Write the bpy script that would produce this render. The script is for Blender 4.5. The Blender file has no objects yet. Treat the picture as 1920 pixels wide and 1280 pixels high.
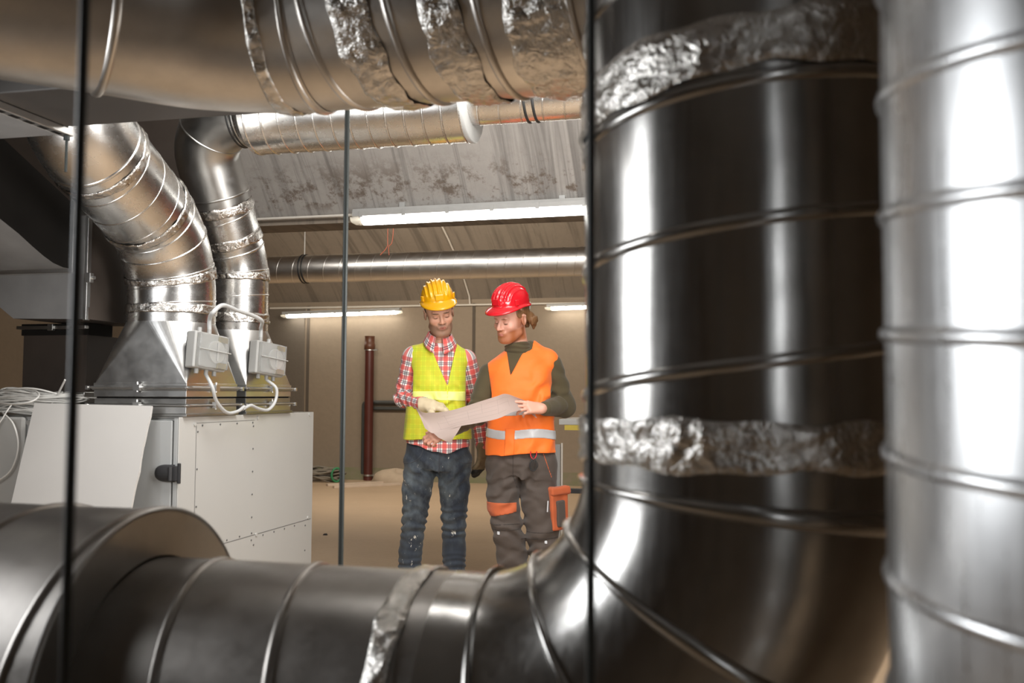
import bpy, bmesh, math, random
import numpy as np
from mathutils import Vector, Matrix
random.seed(7); RNG = np.random.RandomState(11)
PI = math.pi
SC = bpy.context.scene
COL = SC.collection

# ------------------------------------------------------------------ camera
F = 1800.0
YAW, PITCH, ROLL = math.radians(13.5), math.radians(3.1), math.radians(0.3)
CAM = Vector((0, 0, 1.2))
fwd = Vector((-math.sin(YAW)*math.cos(PITCH), math.cos(YAW)*math.cos(PITCH), math.sin(PITCH)))
rgt = Vector((math.cos(YAW), math.sin(YAW), 0))
upv = rgt.cross(fwd)
rgt, upv = (rgt*math.cos(ROLL) + upv*math.sin(ROLL)).normalized(), (upv*math.cos(ROLL) - rgt*math.sin(ROLL)).normalized()
def ray(px, py):
    return rgt*((px-960)/F) - upv*((py-640)/F) + fwd
def P(px, py, d):
    return CAM + ray(px, py)*d
def hit(px, py, ax, v):
    r = ray(px, py); t = (v-CAM[ax])/r[ax]
    return CAM + r*t

# ------------------------------------------------------------------ object bookkeeping
def link(o, parent=None):
    COL.objects.link(o)
    if parent is not None: o.parent = parent
    return o
def tag(o, label=None, cat=None, group=None, kind=None):
    if label: o['label'] = label
    if cat: o['category'] = cat
    if group: o['group'] = group
    if kind: o['kind'] = kind
    return o
def empty(name, loc, label, cat, group=None, rz=0.0):
    o = bpy.data.objects.new(name, None); link(o)
    o.location = loc; o.rotation_euler = (0, 0, rz); o.empty_display_size = .05
    bpy.context.view_layer.update()
    return tag(o, label, cat, group)

class MB:
    """collects shapes (world coordinates) and links them as one mesh object"""
    def __init__(s): s.v = []; s.f = []; s.flat = set(); s.mi = []; s.cur = 0
    def add(s, vs, fs, flat=False):
        o = len(s.v); s.v += [tuple(v) for v in vs]
        for f in fs:
            if flat: s.flat.add(len(s.f))
            s.f.append([i+o for i in f]); s.mi.append(s.cur)
        return s
    def hexa(s, p):      # 8 points: bottom 4 ccw, top 4 ccw
        return s.add(p, [(3,2,1,0),(4,5,6,7),(0,1,5,4),(1,2,6,5),(2,3,7,6),(3,0,4,7)], True)
    def box(s, lo, hi, M=None):
        x0,y0,z0 = lo; x1,y1,z1 = hi
        p = [Vector(q) for q in ((x0,y0,z0),(x1,y0,z0),(x1,y1,z0),(x0,y1,z0),(x0,y0,z1),(x1,y0,z1),(x1,y1,z1),(x0,y1,z1))]
        if M is not None: p = [M @ q for q in p]
        return s.hexa(p)
    def rings(s, rings, close=True, caps=True):
        n = len(rings[0]); o = []; vs = []
        for r in rings: o.append(len(vs)); vs += list(r)
        fs = []
        for a in range(len(rings)-1):
            for i in range(n if close else n-1):
                j = (i+1) % n
                fs.append((o[a]+i, o[a]+j, o[a+1]+j, o[a+1]+i))
        s.add(vs, fs)
        if caps:
            s.add(rings[0], [tuple(reversed(range(n)))], True); s.add(rings[-1], [tuple(range(n))], True)
        return s
    def tube(s, pts, r, n=10, caps=True):
        pts = [Vector(p) for p in pts]; T, N, B = frames(pts); R = []
        for i, p in enumerate(pts):
            rr = r[i] if hasattr(r, '__len__') else r
            R.append([p + (N[i]*math.cos(2*PI*k/n) + B[i]*math.sin(2*PI*k/n))*rr for k in range(n)])
        return s.rings(R, True, caps)
    def cyl(s, a, b, r, n=16, r2=None):
        return s.tube([a, b], [r, r if r2 is None else r2], n)
    def prism(s, poly, d):     # poly of Vectors extruded along vector d
        n = len(poly); d = Vector(d); a = [Vector(p) for p in poly]; b = [p+d for p in a]
        return s.add(a+b, [tuple(reversed(range(n))), tuple(range(n, 2*n))] + [(i, (i+1) % n, n+(i+1) % n, n+i) for i in range(n)], True)
    def build(s, name, mat, parent=None, bevel=0.0, fix=True):
        me = bpy.data.meshes.new(name)
        base = Vector((0, 0, 0))
        M = parent.matrix_world.inverted() if parent is not None else Matrix()
        if parent is None and s.v:
            a = np.array(s.v); base = Vector((float(a[:,0].mean()), float(a[:,1].mean()), float(a[:,2].min())))
            vs = [tuple(Vector(v)-base) for v in s.v]
        else:
            vs = [tuple(M @ Vector(v)) for v in s.v]
        me.from_pydata(vs, [], s.f)
        if fix:
            bm = bmesh.new(); bm.from_mesh(me); bmesh.ops.recalc_face_normals(bm, faces=bm.faces); bm.to_mesh(me); bm.free()
        sm = [i not in s.flat for i in range(len(s.f))]
        me.polygons.foreach_set('use_smooth', sm)
        for m in (mat if isinstance(mat, (list, tuple)) else [mat]): me.materials.append(m)
        if any(s.mi): me.polygons.foreach_set('material_index', s.mi)
        o = bpy.data.objects.new(name, me); link(o, parent)
        if parent is None: o.location = base
        if bevel > 0:
            b = o.modifiers.new('bevel', 'BEVEL'); b.width = bevel; b.segments = 2; b.limit_method = 'ANGLE'; b.angle_limit = .6
        bpy.context.view_layer.update()
        return o

def frames(pts):
    T = []
    for i in range(len(pts)):
        a = pts[max(0, i-1)]; b = pts[min(len(pts)-1, i+1)]; T.append((b-a).normalized())
    t0 = T[0]; ref = Vector((0, 0, 1)) if abs(t0.z) < .9 else Vector((0, 1, 0))
    N = [(ref - t0*ref.dot(t0)).normalized()]
    for i in range(1, len(pts)):
        n = N[-1] - T[i]*N[-1].dot(T[i]); N.append(n.normalized())
    B = [T[i].cross(N[i]) for i in range(len(pts))]
    return T, N, B
def fillet(pts, rad, step=.02):
    """polyline with rounded corners, sampled; returns points"""
    pts = [Vector(p) for p in pts]; out = [pts[0]]
    for i in range(1, len(pts)-1):
        a, b, c = pts[i-1], pts[i], pts[i+1]; r = rad[i-1] if hasattr(rad, '__len__') else rad
        u = (a-b).normalized(); v = (c-b).normalized(); ang = u.angle(v); tl = r/math.tan(ang/2)
        p0 = b+u*tl; p1 = b+v*tl; cen = b + (u+v).normalized()*(r/math.sin(ang/2))
        sweep = PI-ang; n = max(4, int(sweep*r/step)); e0 = (p0-cen); ax = e0.cross(p1-cen).normalized()
        for k in range(n+1): out.append(cen + Matrix.Rotation(sweep*k/n, 3, ax) @ e0)
    out.append(pts[-1])
    res = [out[0]]
    for q in out[1:]:
        L = (q-res[-1]).length
        if L < 1e-5: continue
        n = max(1, int(L/step)); p = res[-1]
        for k in range(1, n+1): res.append(p.lerp(q, k/n))
    return res
def catmull(pts, n=8):
    pts = [Vector(p) for p in pts]; q = [pts[0]*2-pts[1]] + pts + [pts[-1]*2-pts[-2]]; out = []
    for i in range(1, len(q)-2):
        for k in range(n):
            t = k/n; a, b, c, d = q[i-1], q[i], q[i+1], q[i+2]
            out.append(.5*((2*b) + (c-a)*t + (2*a-5*b+4*c-d)*t*t + (3*b-a-3*c+d)*t**3))
    out.append(pts[-1]); return out

def snoise(p, freq, seed, n=7):
    """cheap smooth pseudo noise on (...,3) numpy points, about -1..1"""
    r = np.random.RandomState(seed); s = 0
    for i in range(n):
        d = r.normal(size=3); d /= np.linalg.norm(d); f = freq*(.6+.9*r.rand())
        s = s + np.sin((p @ d)*f*6.283 + r.rand()*6.283 + 1.3*np.sin((p @ r.normal(size=3))*f*2.5 + r.rand()*6))
    return s/(n**.5*1.25)

# ------------------------------------------------------------------ materials
class NT:
    def __init__(s, name):
        s.m = bpy.data.materials.new(name); s.m.use_nodes = True; s.t = s.m.node_tree; s.t.nodes.clear()
        s.out = s.n('ShaderNodeOutputMaterial'); s.b = s.n('ShaderNodeBsdfPrincipled'); s.l(s.b.outputs[0], s.out.inputs[0])
    def n(s, typ, **k):
        o = s.t.nodes.new(typ)
        for a, v in k.items():
            if hasattr(o, a): setattr(o, a, v)
            else: o.inputs[a].default_value = v
        return o
    def l(s, a, b): s.t.links.new(a, b)
    def set(s, key, v):
        if hasattr(v, 'is_output'): s.l(v, s.b.inputs[key])
        else: s.b.inputs[key].default_value = v
    def coord(s, scale=(1,1,1), kind='Object', rot=(0,0,0)):
        c = s.n('ShaderNodeTexCoord'); m = s.n('ShaderNodeMapping'); s.l(c.outputs[kind], m.inputs[0])
        m.inputs['Scale'].default_value = scale; m.inputs['Rotation'].default_value = rot
        return m.outputs[0]
    def noise(s, vec, scale, detail=4, rough=.55, dist=0):
        o = s.n('ShaderNodeTexNoise'); s.l(vec, o.inputs['Vector']); o.inputs['Scale'].default_value = scale
        o.inputs['Detail'].default_value = detail; o.inputs['Roughness'].default_value = rough; o.inputs['Distortion'].default_value = dist
        return o.outputs['Fac']
    def ramp(s, fac, stops):
        o = s.n('ShaderNodeValToRGB'); s.l(fac, o.inputs[0]); e = o.color_ramp.elements
        while len(e) < len(stops): e.new(.5)
        for i, (p, c) in enumerate(stops):
            e[i].position = p; e[i].color = (c, c, c, 1) if not hasattr(c, '__len__') else (*c, 1)
        return o.outputs[0]
    def mix(s, fac, a, b, mode='MIX'):
        o = s.n('ShaderNodeMix'); o.data_type = 'RGBA'; o.blend_type = mode
        for i, v in ((0, fac), (6, a), (7, b)):
            if hasattr(v, 'is_output'): s.l(v, o.inputs[i])
            else: o.inputs[i].default_value = v if not hasattr(v, '__len__') else (*v[:3], 1)
        return o.outputs[2]
    def math(s, op, a, b=0, c=0):
        o = s.n('ShaderNodeMath'); o.operation = op
        for i, v in enumerate((a, b, c)):
            if hasattr(v, 'is_output'): s.l(v, o.inputs[i])
            else: o.inputs[i].default_value = v
        return o.outputs[0]
    def sep(s, vec):
        o = s.n('ShaderNodeSeparateXYZ'); s.l(vec, o.inputs[0]); return o.outputs
    def attr(s, name, out='Vector'):
        o = s.n('ShaderNodeAttribute'); o.attribute_name = name; return o.outputs[out]
    def bump(s, h, strength=.3, dist=.01):
        o = s.n('ShaderNodeBump'); s.l(h, o.inputs['Height']); o.inputs['Strength'].default_value = strength; o.inputs['Distance'].default_value = dist
        s.l(o.outputs[0], s.b.inputs['Normal'])
def plain(name, c, rough=.5, metal=0, var=.12, scale=14, bump=0, spec=None):
    k = NT(name); v = k.coord(); f = k.noise(v, scale, 5)
    k.set('Base Color', k.mix(f, [x*(1-var) for x in c], [min(1, x*(1+var)) for x in c]))
    k.set('Roughness', k.math('MULTIPLY_ADD', f, .2*rough, rough*.9)); k.set('Metallic', metal)
    if spec is not None: k.set('Specular IOR Level', spec)
    if bump: k.bump(k.noise(v, scale*4, 4), bump, .004)
    return k.m
def galv(name, c=(.62,.62,.61), rough=.3, dirt=.25, streak=(5, 5, 8), bump=.06, spang=22):
    """galvanised sheet: metal with faint spangle, brushed streaks and smudges"""
    k = NT(name); v = k.coord(); f = k.noise(v, 3.2, 5, .6); s = k.noise(k.coord(streak), 3, 4)
    vo = k.n('ShaderNodeTexVoronoi'); k.l(v, vo.inputs['Vector']); vo.inputs['Scale'].default_value = spang*3
    sp = k.sep(vo.outputs['Color'])[0]
    a = k.mix(k.ramp(f, [(.35, 0), (.72, 1)]), c, [x*(1-dirt) for x in c])
    a = k.mix(k.math('MULTIPLY', sp, .05), a, [x*.72 for x in c])
    k.set('Base Color', a); k.set('Metallic', 1.0)
    r = k.math('MULTIPLY_ADD', s, rough*.5, rough*.62); k.set('Roughness', k.math('MULTIPLY_ADD', sp, rough*.05, r))
    k.bump(k.math('ADD', k.noise(v, 5, 2), k.math('MULTIPLY', s, .12)), bump, .02)
    return k.m
def concrete(name, c1, c2, scale=1.2, streak=None, stain=None, rough=.85, bump=.25):
    k = NT(name); v = k.coord(); f = k.noise(v, scale, 8, .62); g = k.noise(v, scale*22, 4, .7)
    a = k.mix(f, c1, c2); a = k.mix(k.math('MULTIPLY', g, .35), a, [x*.6 for x in c1])
    if streak:
        s = k.noise(k.coord(streak), 1.0, 5, .7, .6)
        a = k.mix(k.ramp(s, [(.5, 0), (.62, .55), (.75, .75)]), a, [x*.42 for x in c1])
    if stain: a = stain(k, v, a)
    k.set('Base Color', a); k.set('Roughness', rough); k.bump(k.math('ADD', g, f), bump, .01)
    return k.m
# ------------------------------------------------------------------ shared materials
M = {}
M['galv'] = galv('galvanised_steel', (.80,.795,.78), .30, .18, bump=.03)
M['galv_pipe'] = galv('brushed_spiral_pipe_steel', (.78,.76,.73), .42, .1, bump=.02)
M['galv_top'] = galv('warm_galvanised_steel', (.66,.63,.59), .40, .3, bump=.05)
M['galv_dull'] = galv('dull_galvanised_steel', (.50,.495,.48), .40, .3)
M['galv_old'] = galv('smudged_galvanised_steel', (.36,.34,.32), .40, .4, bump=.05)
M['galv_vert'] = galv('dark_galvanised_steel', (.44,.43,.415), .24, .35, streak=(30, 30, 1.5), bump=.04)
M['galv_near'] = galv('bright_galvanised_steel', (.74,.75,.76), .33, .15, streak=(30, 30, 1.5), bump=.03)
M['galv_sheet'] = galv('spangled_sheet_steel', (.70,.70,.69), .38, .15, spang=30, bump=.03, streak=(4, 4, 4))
M['duct_grey'] = plain('grey_sheet_steel', (.30,.30,.30), .42, .45, .3, 5, .1)
M['black_duct'] = plain('black_duct_skin', (.010,.009,.008), .65, 0, .3, 9, 0, .12)
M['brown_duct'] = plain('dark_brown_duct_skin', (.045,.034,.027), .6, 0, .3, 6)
M['slab'] = plain('dark_grey_duct_skin', (.055,.050,.046), .5, .3, .25, 5)
def _foil():
    k = NT('aluminium_foil_tape'); v = k.coord()
    f = k.noise(v, 60, 5, .65); k.set('Base Color', k.mix(f, (.42,.40,.37), (.74,.72,.69))); k.set('Metallic', 1); k.set('Roughness', .2)
    k.bump(k.math('ADD', k.noise(v, 34, 3, .7, 1.0), k.math('MULTIPLY', f, .5)), .6, .010); return k.m
M['foil'] = _foil()
M['rubber'] = plain('black_rubber', (.015,.015,.015), .5)
M['rod'] = plain('zinc_rod', (.045,.052,.05), .45, .2)
M['rod_dark'] = plain('dark_steel_rod', (.018,.021,.020), .4, .0)
M['white_paint'] = plain('white_painted_steel', (.45,.45,.435), .32, 0, .03, 3)
M['white_paint2'] = plain('light_grey_painted_steel', (.42,.43,.42), .35, 0, .03, 3)
M['panel_shade'] = plain('shaded_painted_steel', (.36,.37,.37), .35, 0, .04, 3)  # cabinet paint darkened: shade on the door and corner post is in the colour
M['seam'] = plain('panel_gap', (.12,.12,.12), .6)
M['board'] = plain('white_board', (.50,.485,.465), .7, 0, .04, 5)
M['plastic_grey'] = plain('light_grey_plastic', (.33,.33,.32), .4)
M['plastic_dark'] = plain('charcoal_plastic', (.03,.03,.032), .4)
M['cable'] = plain('white_cable_sheath', (.62,.61,.58), .45)
M['cable_grey'] = plain('grey_cable_sheath', (.42,.43,.43), .45)
M['conduit'] = plain('pale_conduit', (.62,.58,.52), .5)
M['maroon'] = plain('maroon_plastic', (.075,.018,.013), .4, 0, .3, 5)
M['wood'] = plain('pale_planks', (.50,.40,.31), .7, 0, .2, 8)
M['dark_pipe'] = plain('dark_grey_pipe', (.05,.052,.05), .5)
def _clear():
    k = NT('clear_plastic'); k.set('Base Color', (.92,.93,.92,1)); k.set('Roughness', .08); k.set('Transmission Weight', .85); k.set('IOR', 1.3); return k.m
M['clear'] = _clear()
def emis(name, c, s):
    k = NT(name); k.set('Base Color', (*c, 1)); k.set('Emission Color', (*c, 1)); k.set('Emission Strength', s); return k.m
M['tube'] = emis('lit_diffuser', (1, .985, .93), 9.0)
M['tube_far'] = emis('lit_far_diffuser', (1, .96, .86), 13.0)

# ------------------------------------------------------------------ room shell
YB, XL, XR, YF = 12.6, -9.5, 4.6, -3.2
def vault(y0, y1, z0, slope, n=40):
    h = (y1-y0)/2; R = h/math.sin(slope); cz = z0-R*math.cos(slope)
    return [((y0+y1)/2 + R*math.sin(a), cz + R*math.cos(a)) for a in [(-slope + 2*slope*i/n) for i in range(n+1)]]
VA = vault(YF-.2, 6.30, 2.44, math.radians(50))
VBk = vault(6.55, YB+.05, 2.44, math.radians(42))
def zceil(y):
    for pr in (VA, VBk):
        if pr[0][0] <= y <= pr[-1][0]:
            return float(np.interp(y, [p[0] for p in pr], [p[1] for p in pr]))
    return 2.44
def shell(name, pts_rings, mat):
    b = MB(); b.rings(pts_rings, False, False); o = b.build(name, mat, fix=False); tag(o, kind='structure'); return o
def ceil_stain(k, v, a):
    s = k.sep(v); z = s[2]   # damp brown line low on the curve (object z runs from the lowest edge)
    n = k.noise(v, 9, 8, .75); band = k.ramp(z, [(.03, 0), (.10, 1), (.20, .9), (.36, 0)])
    w = k.noise(v, 1.1, 3); m = k.math('MULTIPLY', band, k.ramp(k.math('ADD', n, k.math('MULTIPLY_ADD', w, .5, -.25)), [(.50, 0), (.60, .85)]))
    return k.mix(m, a, (.12,.085,.06))
M['ceil_near'] = concrete('pale_vault_concrete', (.33,.31,.29), (.52,.495,.465), .9, (9, .35, .35), ceil_stain)  # paler than the far vault: stronger light near the front is in the tone
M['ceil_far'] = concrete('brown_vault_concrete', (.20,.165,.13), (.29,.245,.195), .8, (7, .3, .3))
M['wallc'] = concrete('brown_wall_concrete', (.225,.175,.125), (.31,.248,.185), .7)
M['floorc'] = concrete('dusty_tan_floor', (.40,.285,.18), (.60,.44,.295), 1.3, None, None, .5, .3)
xs = [XL + (XR-XL)*i/8 for i in range(9)]
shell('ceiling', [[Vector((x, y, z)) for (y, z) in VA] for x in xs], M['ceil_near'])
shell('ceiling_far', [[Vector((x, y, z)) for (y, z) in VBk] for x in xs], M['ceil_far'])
b = MB(); b.box((XL, 6.28, 2.40), (XR, 6.57, 2.46)); tag(b.build('trim_1', M['ceil_far']), kind='structure')
b = MB(); b.box((XL, YF, -.1), (XR, YB, 0)); tag(b.build('floor', M['floorc']), kind='structure')
b = MB(); b.box((XL, YB, 0), (XR, YB+.1, 2.9)); tag(b.build('wall_back', M['wallc']), kind='structure')
b = MB(); b.box((XL, YF-.1, 0), (XR, YF, 2.9)); tag(b.build('wall_front', M['wallc']), kind='structure')
b = MB(); b.box((XL-.1, YF, 0), (XL, YB, 5.2)); tag(b.build('wall_left', M['wallc']), kind='structure')
b = MB(); b.box((XR, YF, 0), (XR+.1, YB, 5.2)); tag(b.build('wall_right', M['wallc']), kind='structure')
# joints between the wall slabs, green damp strip at the foot
M['joint'] = plain('dark_joint', (.09,.072,.055), .9)
for i, px in enumerate((577, 888)):
    p = hit(px, 700, 1, YB)
    b = MB(); b.box((p.x-.02, YB-.012, 0), (p.x+.02, YB, 2.43)); tag(b.build('trim_%d' % (i+2), M['joint']), kind='structure')
p0, p1 = hit(500, 700, 1, YB), hit(577, 700, 1, YB)
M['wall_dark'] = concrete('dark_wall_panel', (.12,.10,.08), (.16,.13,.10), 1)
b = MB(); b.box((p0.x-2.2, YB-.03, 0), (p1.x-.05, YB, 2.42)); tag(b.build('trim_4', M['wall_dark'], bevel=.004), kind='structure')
def _green():
    k = NT('green_damp_plinth'); v = k.coord(); n = k.noise(v, 4, 6, .7)
    k.set('Base Color', k.mix(k.ramp(n, [(.35, 0), (.65, 1)]), (.19,.15,.105), (.14,.145,.07))); k.set('Roughness', .9); return k.m
b = MB()
x0, x1 = hit(590, 890, 1, YB-.1).x, hit(1200, 890, 1, YB-.1).x
b.prism([Vector((x0, YB-.14, 0)), Vector((x0, YB, 0)), Vector((x0, YB, .16)), Vector((x0, YB-.05, .10))], (x1-x0, 0, 0))
tag(b.build('baseboard_back', _green()), kind='structure')

# ------------------------------------------------------------------ round ducts
def sub_path(pts, s0, s1):
    L = [0]
    for a, c in zip(pts, pts[1:]): L.append(L[-1]+(c-a).length)
    out = []
    def at(s):
        for i in range(len(L)-1):
            if L[i+1] >= s or i == len(L)-2: return pts[i].lerp(pts[i+1], (s-L[i])/max(1e-9, L[i+1]-L[i]))
    s1 = min(s1, L[-1]); out.append(at(s0))
    for i, l in enumerate(L):
        if s0+1e-4 < l < s1-1e-4: out.append(pts[i])
    out.append(at(s1)); return out
def plen(pts): return sum((c-a).length for a, c in zip(pts, pts[1:]))
def frame_at(pts):
    T, N, B = frames(pts); L = [0]
    for a, c in zip(pts, pts[1:]): L.append(L[-1]+(c-a).length)
    L = np.array(L); arr = lambda v: np.array([list(x) for x in v]); pa, na, ba, ta = arr(pts), arr(N), arr(B), arr(T)
    def ev(s):
        f = lambda a: np.stack([np.interp(s, L, a[:,k]) for k in range(3)], -1)
        return f(pa), f(na), f(ba), f(ta)
    return ev, float(L[-1])
def bead_rings(mb, ev, R, ss, h=.006, w=.009, n=72, tilt=None):
    """raised bead that runs once round the duct at each s"""
    for s in ss:
        rings = []
        for k in range(n):
            a = 2*PI*k/n
            row = []
            for (ds, dr) in ((-w, -.002), (-w*.55, h*.8), (0, h), (w*.55, h*.8), (w, -.002)):
                p, nn, bb, tt = ev(s+ds); q = p + (nn*math.cos(a)+bb*math.sin(a))*(R+dr); row.append(Vector(q))
            rings.append(row)
        rings.append(rings[0]); mb.rings(rings, False, False)
def helix(mb, ev, R, s0, s1, pitch, hand=1, ph=0.0, h=.005, w=.008, per=64):
    n = max(8, int((s1-s0)/pitch*per)); rings = []
    for i in range(n+1):
        s = s0+(s1-s0)*i/n; a = hand*2*PI*s/pitch+ph; row = []
        for (ds, dr) in ((-w, -.002), (-w*.55, h*.8), (0, h), (w*.55, h*.8), (w, -.002)):
            p, nn, bb, tt = ev(min(max(s+ds, s0), s1)); row.append(Vector(p + (nn*math.cos(a)+bb*math.sin(a))*(R+dr)))
        rings.append(row)
    mb.rings(rings, False, False)
def duct_section(name, mat, parent, pts, R, s0, s1, pitch=None, hand=1, ph=0, beads=(), bh=.005, bw=.008, caps=False, n=72, dent=.0012, step=.03):
    ev, L = frame_at(pts); s1 = min(s1, L); mb = MB(); m = max(2, int((s1-s0)/step)); rings = []
    for i in range(m+1):
        s = s0+(s1-s0)*i/m; p, nn, bb, tt = ev(s); ring = []
        for k in range(n):
            a = 2*PI*k/n; d = nn*math.cos(a)+bb*math.sin(a); q = p+d*R
            ring.append(q)
        rings.append(ring)
    rr = np.array(rings); c = rr.mean(1, keepdims=True); d = (rr-c)/R
    rr = rr + d*(snoise(rr, 2.2, 5)*dent)[..., None]
    mb.rings([[Vector(v) for v in r] for r in rr], True, caps)
    if pitch: helix(mb, ev, R, s0, s1, pitch, hand, ph, bh, bw)
    if beads: bead_rings(mb, ev, R, beads, bh, bw)
    return mb.build(name, mat, parent, fix=False)
def foil_band(parent, pts, R, s, width, seed, amp=.004, helix_pitch=None, hand=1, a0=0, a1=2*PI, ph=0, mat=None, name='foil_tape'):
    """crumpled aluminium tape wrapped round the duct"""
    ev, L = frame_at(pts); n, m = int(200*(a1-a0)/(2*PI)), 10; rows = []
    for k in range(n+1):
        a = a0+(a1-a0)*k/n; row = []
        for j in range(m+1):
            t = j/m-.5; edge = 1+.10*math.sin(a*5+seed)+.07*math.sin(a*13+2*seed)
            ss = s + t*width*edge + (0 if not helix_pitch else hand*(a-ph)/(2*PI)*helix_pitch)
            p, nn, bb, tt = ev(min(max(ss, 0), L)); rad = R+.0025+(.003 if abs(t) < .45 else -.0015)
            row.append((p, nn*math.cos(a)+bb*math.sin(a), rad))
        rows.append(row)
    P0 = np.array([[r[0] for r in row] for row in rows]); D = np.array([[r[1] for r in row] for row in rows]); RR = np.array([[r[2] for r in row] for row in rows])
    Q = P0 + D*RR[..., None]
    wr = snoise(Q, 9, seed)*.6 + snoise(Q, 24, seed+1)*.5
    Q = Q + D*(np.clip(wr, -.3, 1.6)*amp)[..., None]
    mb = MB(); mb.rings([[Vector(v) for v in r] for r in Q], False, False)
    return mb.build(name, mat or M['foil'], parent, fix=False)

# --- foreground: upright duct that turns into the low horizontal duct
VX, VY, VR = .005, 1.67, .27
path_low = fillet([(VX, VY, 4.25), (VX, VY, .607), (-1.11, VY, .607)], [.47], .02)
Lz = 4.25-.607-.47; Le = .47*PI/2
t = empty('bent_spiral_duct', (VX, VY, 0), 'large dark spiral duct standing upright behind the thin rods and elbowing left along the bottom', 'duct')
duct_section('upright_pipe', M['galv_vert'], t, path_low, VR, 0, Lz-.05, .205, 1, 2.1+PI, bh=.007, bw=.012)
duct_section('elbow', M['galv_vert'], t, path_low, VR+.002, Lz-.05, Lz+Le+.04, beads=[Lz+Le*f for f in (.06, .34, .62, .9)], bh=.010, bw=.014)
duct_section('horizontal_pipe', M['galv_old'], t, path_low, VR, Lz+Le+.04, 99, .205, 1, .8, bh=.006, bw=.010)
foil_band(t, path_low, VR+.002, 4.25-1.125, .075, 3, .006)
foil_band(t, path_low, VR+.002, 4.25-1.705, .085, 8, .005, .205, 1, .2, .2+2*PI, .2+PI)
foil_band(t, path_low, VR+.002, Lz+Le+.10, .045, 12, .004)
# --- large silencer the low duct runs into
t = empty('round_silencer', (-1.9, VY, .28), 'big dark round duct body with a flat end disc, at the lower left', 'duct')
pth = fillet([(-1.112, VY, .625), (-3.4, VY, .625)], [], .03)
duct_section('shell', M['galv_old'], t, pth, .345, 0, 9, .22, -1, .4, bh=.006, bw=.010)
mb = MB(); rings = []
for r in (.349, .349, .34, .27, .256):
    x = -1.112 + (-.006 if len(rings) == 0 else .004 if len(rings) in (1,) else .003)
    rings.append([Vector((x, VY+r*math.cos(2*PI*k/96), .625+r*math.sin(2*PI*k/96))) for k in range(96)])
mb.rings(rings, True, False); mb.build('end_disc', M['galv_dull'], t)
# --- top horizontal duct
TY, TZ = 2.26, 2.185
path_top = fillet([(XR-.02, TY, TZ), (-1.27, TY, TZ), (-2.35, TY-1.08, TZ)], [.55], .03)
LT = XR+1.03
t = empty('overhead_spiral_duct', (0, TY, TZ-.25), 'large blurred spiral duct crossing the top with loose foil tape', 'duct')
duct_section('straight_pipe', M['galv_top'], t, path_top, .25, 0, LT, .21, 1, .7, bh=.007, bw=.012)
duct_section('elbow', M['galv_top'], t, path_top, .252, LT, 99, beads=[LT+.02, LT+.55], bh=.008, bw=.012)
for i, (px, w, sd) in enumerate(((460, .05, 31), (690, .10, 32), (860, .10, 33), (1030, .13, 34), (1085, .06, 36))):
    X = hit(px, 100, 1, TY-.25).x
    foil_band(t, path_top, .252, XR-X, w, sd, .006, .21, 1, 0, 2*PI, PI)
# --- nearest upright duct at the right edge
path_r = fillet([(.385, .975, 0), (.385, .975, zceil(.975)-.02)], [], .03)
t = empty('near_spiral_duct', (.385, .975, 0), 'brightest, most blurred spiral duct standing at the right edge', 'duct')
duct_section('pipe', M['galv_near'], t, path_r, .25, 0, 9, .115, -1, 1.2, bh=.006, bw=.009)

# --- hanging rods
for (px, d, r, lab, mt) in ((140, .95, .0052, 'thin dark hanger rod at far left, in front of the low duct', 'rod_dark'), (1108, 1.0, .0050, 'thin dark hanger rod in front of the upright duct', 'rod_dark'), (645, 2.9, .0078, 'thin grey hanger rod beside the white cabinet, left of the two men', 'rod')):
    p = P(px, 640, d); z1 = zceil(p.y)
    b = MB(); b.cyl((p.x, p.y, 0), (p.x, p.y, z1), r, 12)
    n = int(.06/.004)
    o = empty('hanger_rod', (p.x, p.y, 0), lab, 'rod')
    b.build('threaded_rod', M[mt], o)
    b = MB(); b.cyl((p.x, p.y, 0), (p.x, p.y, .012), .03, 20); b.build('foot_plate', M['rod'], o)

# --- flat rectangular duct above
t = empty('flat_duct', (-2.2, 2.75, 2.13), 'flat dark rectangular duct hanging under the overhead duct', 'duct')
YS = 2.93; xr = hit(540, 198, 1, YS).x; zs = hit(260, 229, 1, YS).z
b = MB(); b.box((-4.6, 2.55, zs), (xr, YS, zs+.28)); b.build('casing', M['slab'], t, bevel=.006)
b = MB(); xq = hit(122, 240, 1, YS).x; b.box((-4.6, 1.62, zs-.03), (xq-.02, YS-.01, zs-.002)); b.build('lower_sheet', M['duct_grey'], t, bevel=.003)
b = MB(); b.box((xq-.028, 1.70, zs-.028), (xq+.012, YS+.03, zs-.001))
o = b.build('slotted_rail', M['galv_sheet'], t, bevel=.003)
for k in range(18):
    y = 1.72+k*.068; b = MB(); b.box((xq-.016, y, zs-.0295), (xq+.001, y+.04, zs-.0275)); b.build('slot', M['black_duct'], o)
b = MB(); p = Vector((xq+.002, YS+.008, zs)); b.cyl(p+Vector((0, 0, -.16)), p+Vector((0, 0, .05)), .005, 10); b.cyl(p+Vector((0, 0, -.045)), p+Vector((0, 0, -.03)), .011, 6); b.build('drop_rod', M['rod'], t)

# ------------------------------------------------------------------ air handling cabinet
CX, CY0, CY1, CZ = -2.424, 3.80, 5.17, 1.085
t = empty('air_handling_cabinet', (CX-.9, CY0, 0), 'long white steel air handling cabinet under the silver ducts', 'cabinet')
b = MB(); b.box((-5.2, CY0+.02, .06), (CX-.006, CY1, CZ)); b.build('body', M['white_paint2'], t, bevel=.004)
b = MB(); b.box((-5.15, CY0+.06, 0), (CX-.04, CY1-.04, .07)); b.build('plinth', M['plastic_dark'], t)
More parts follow.
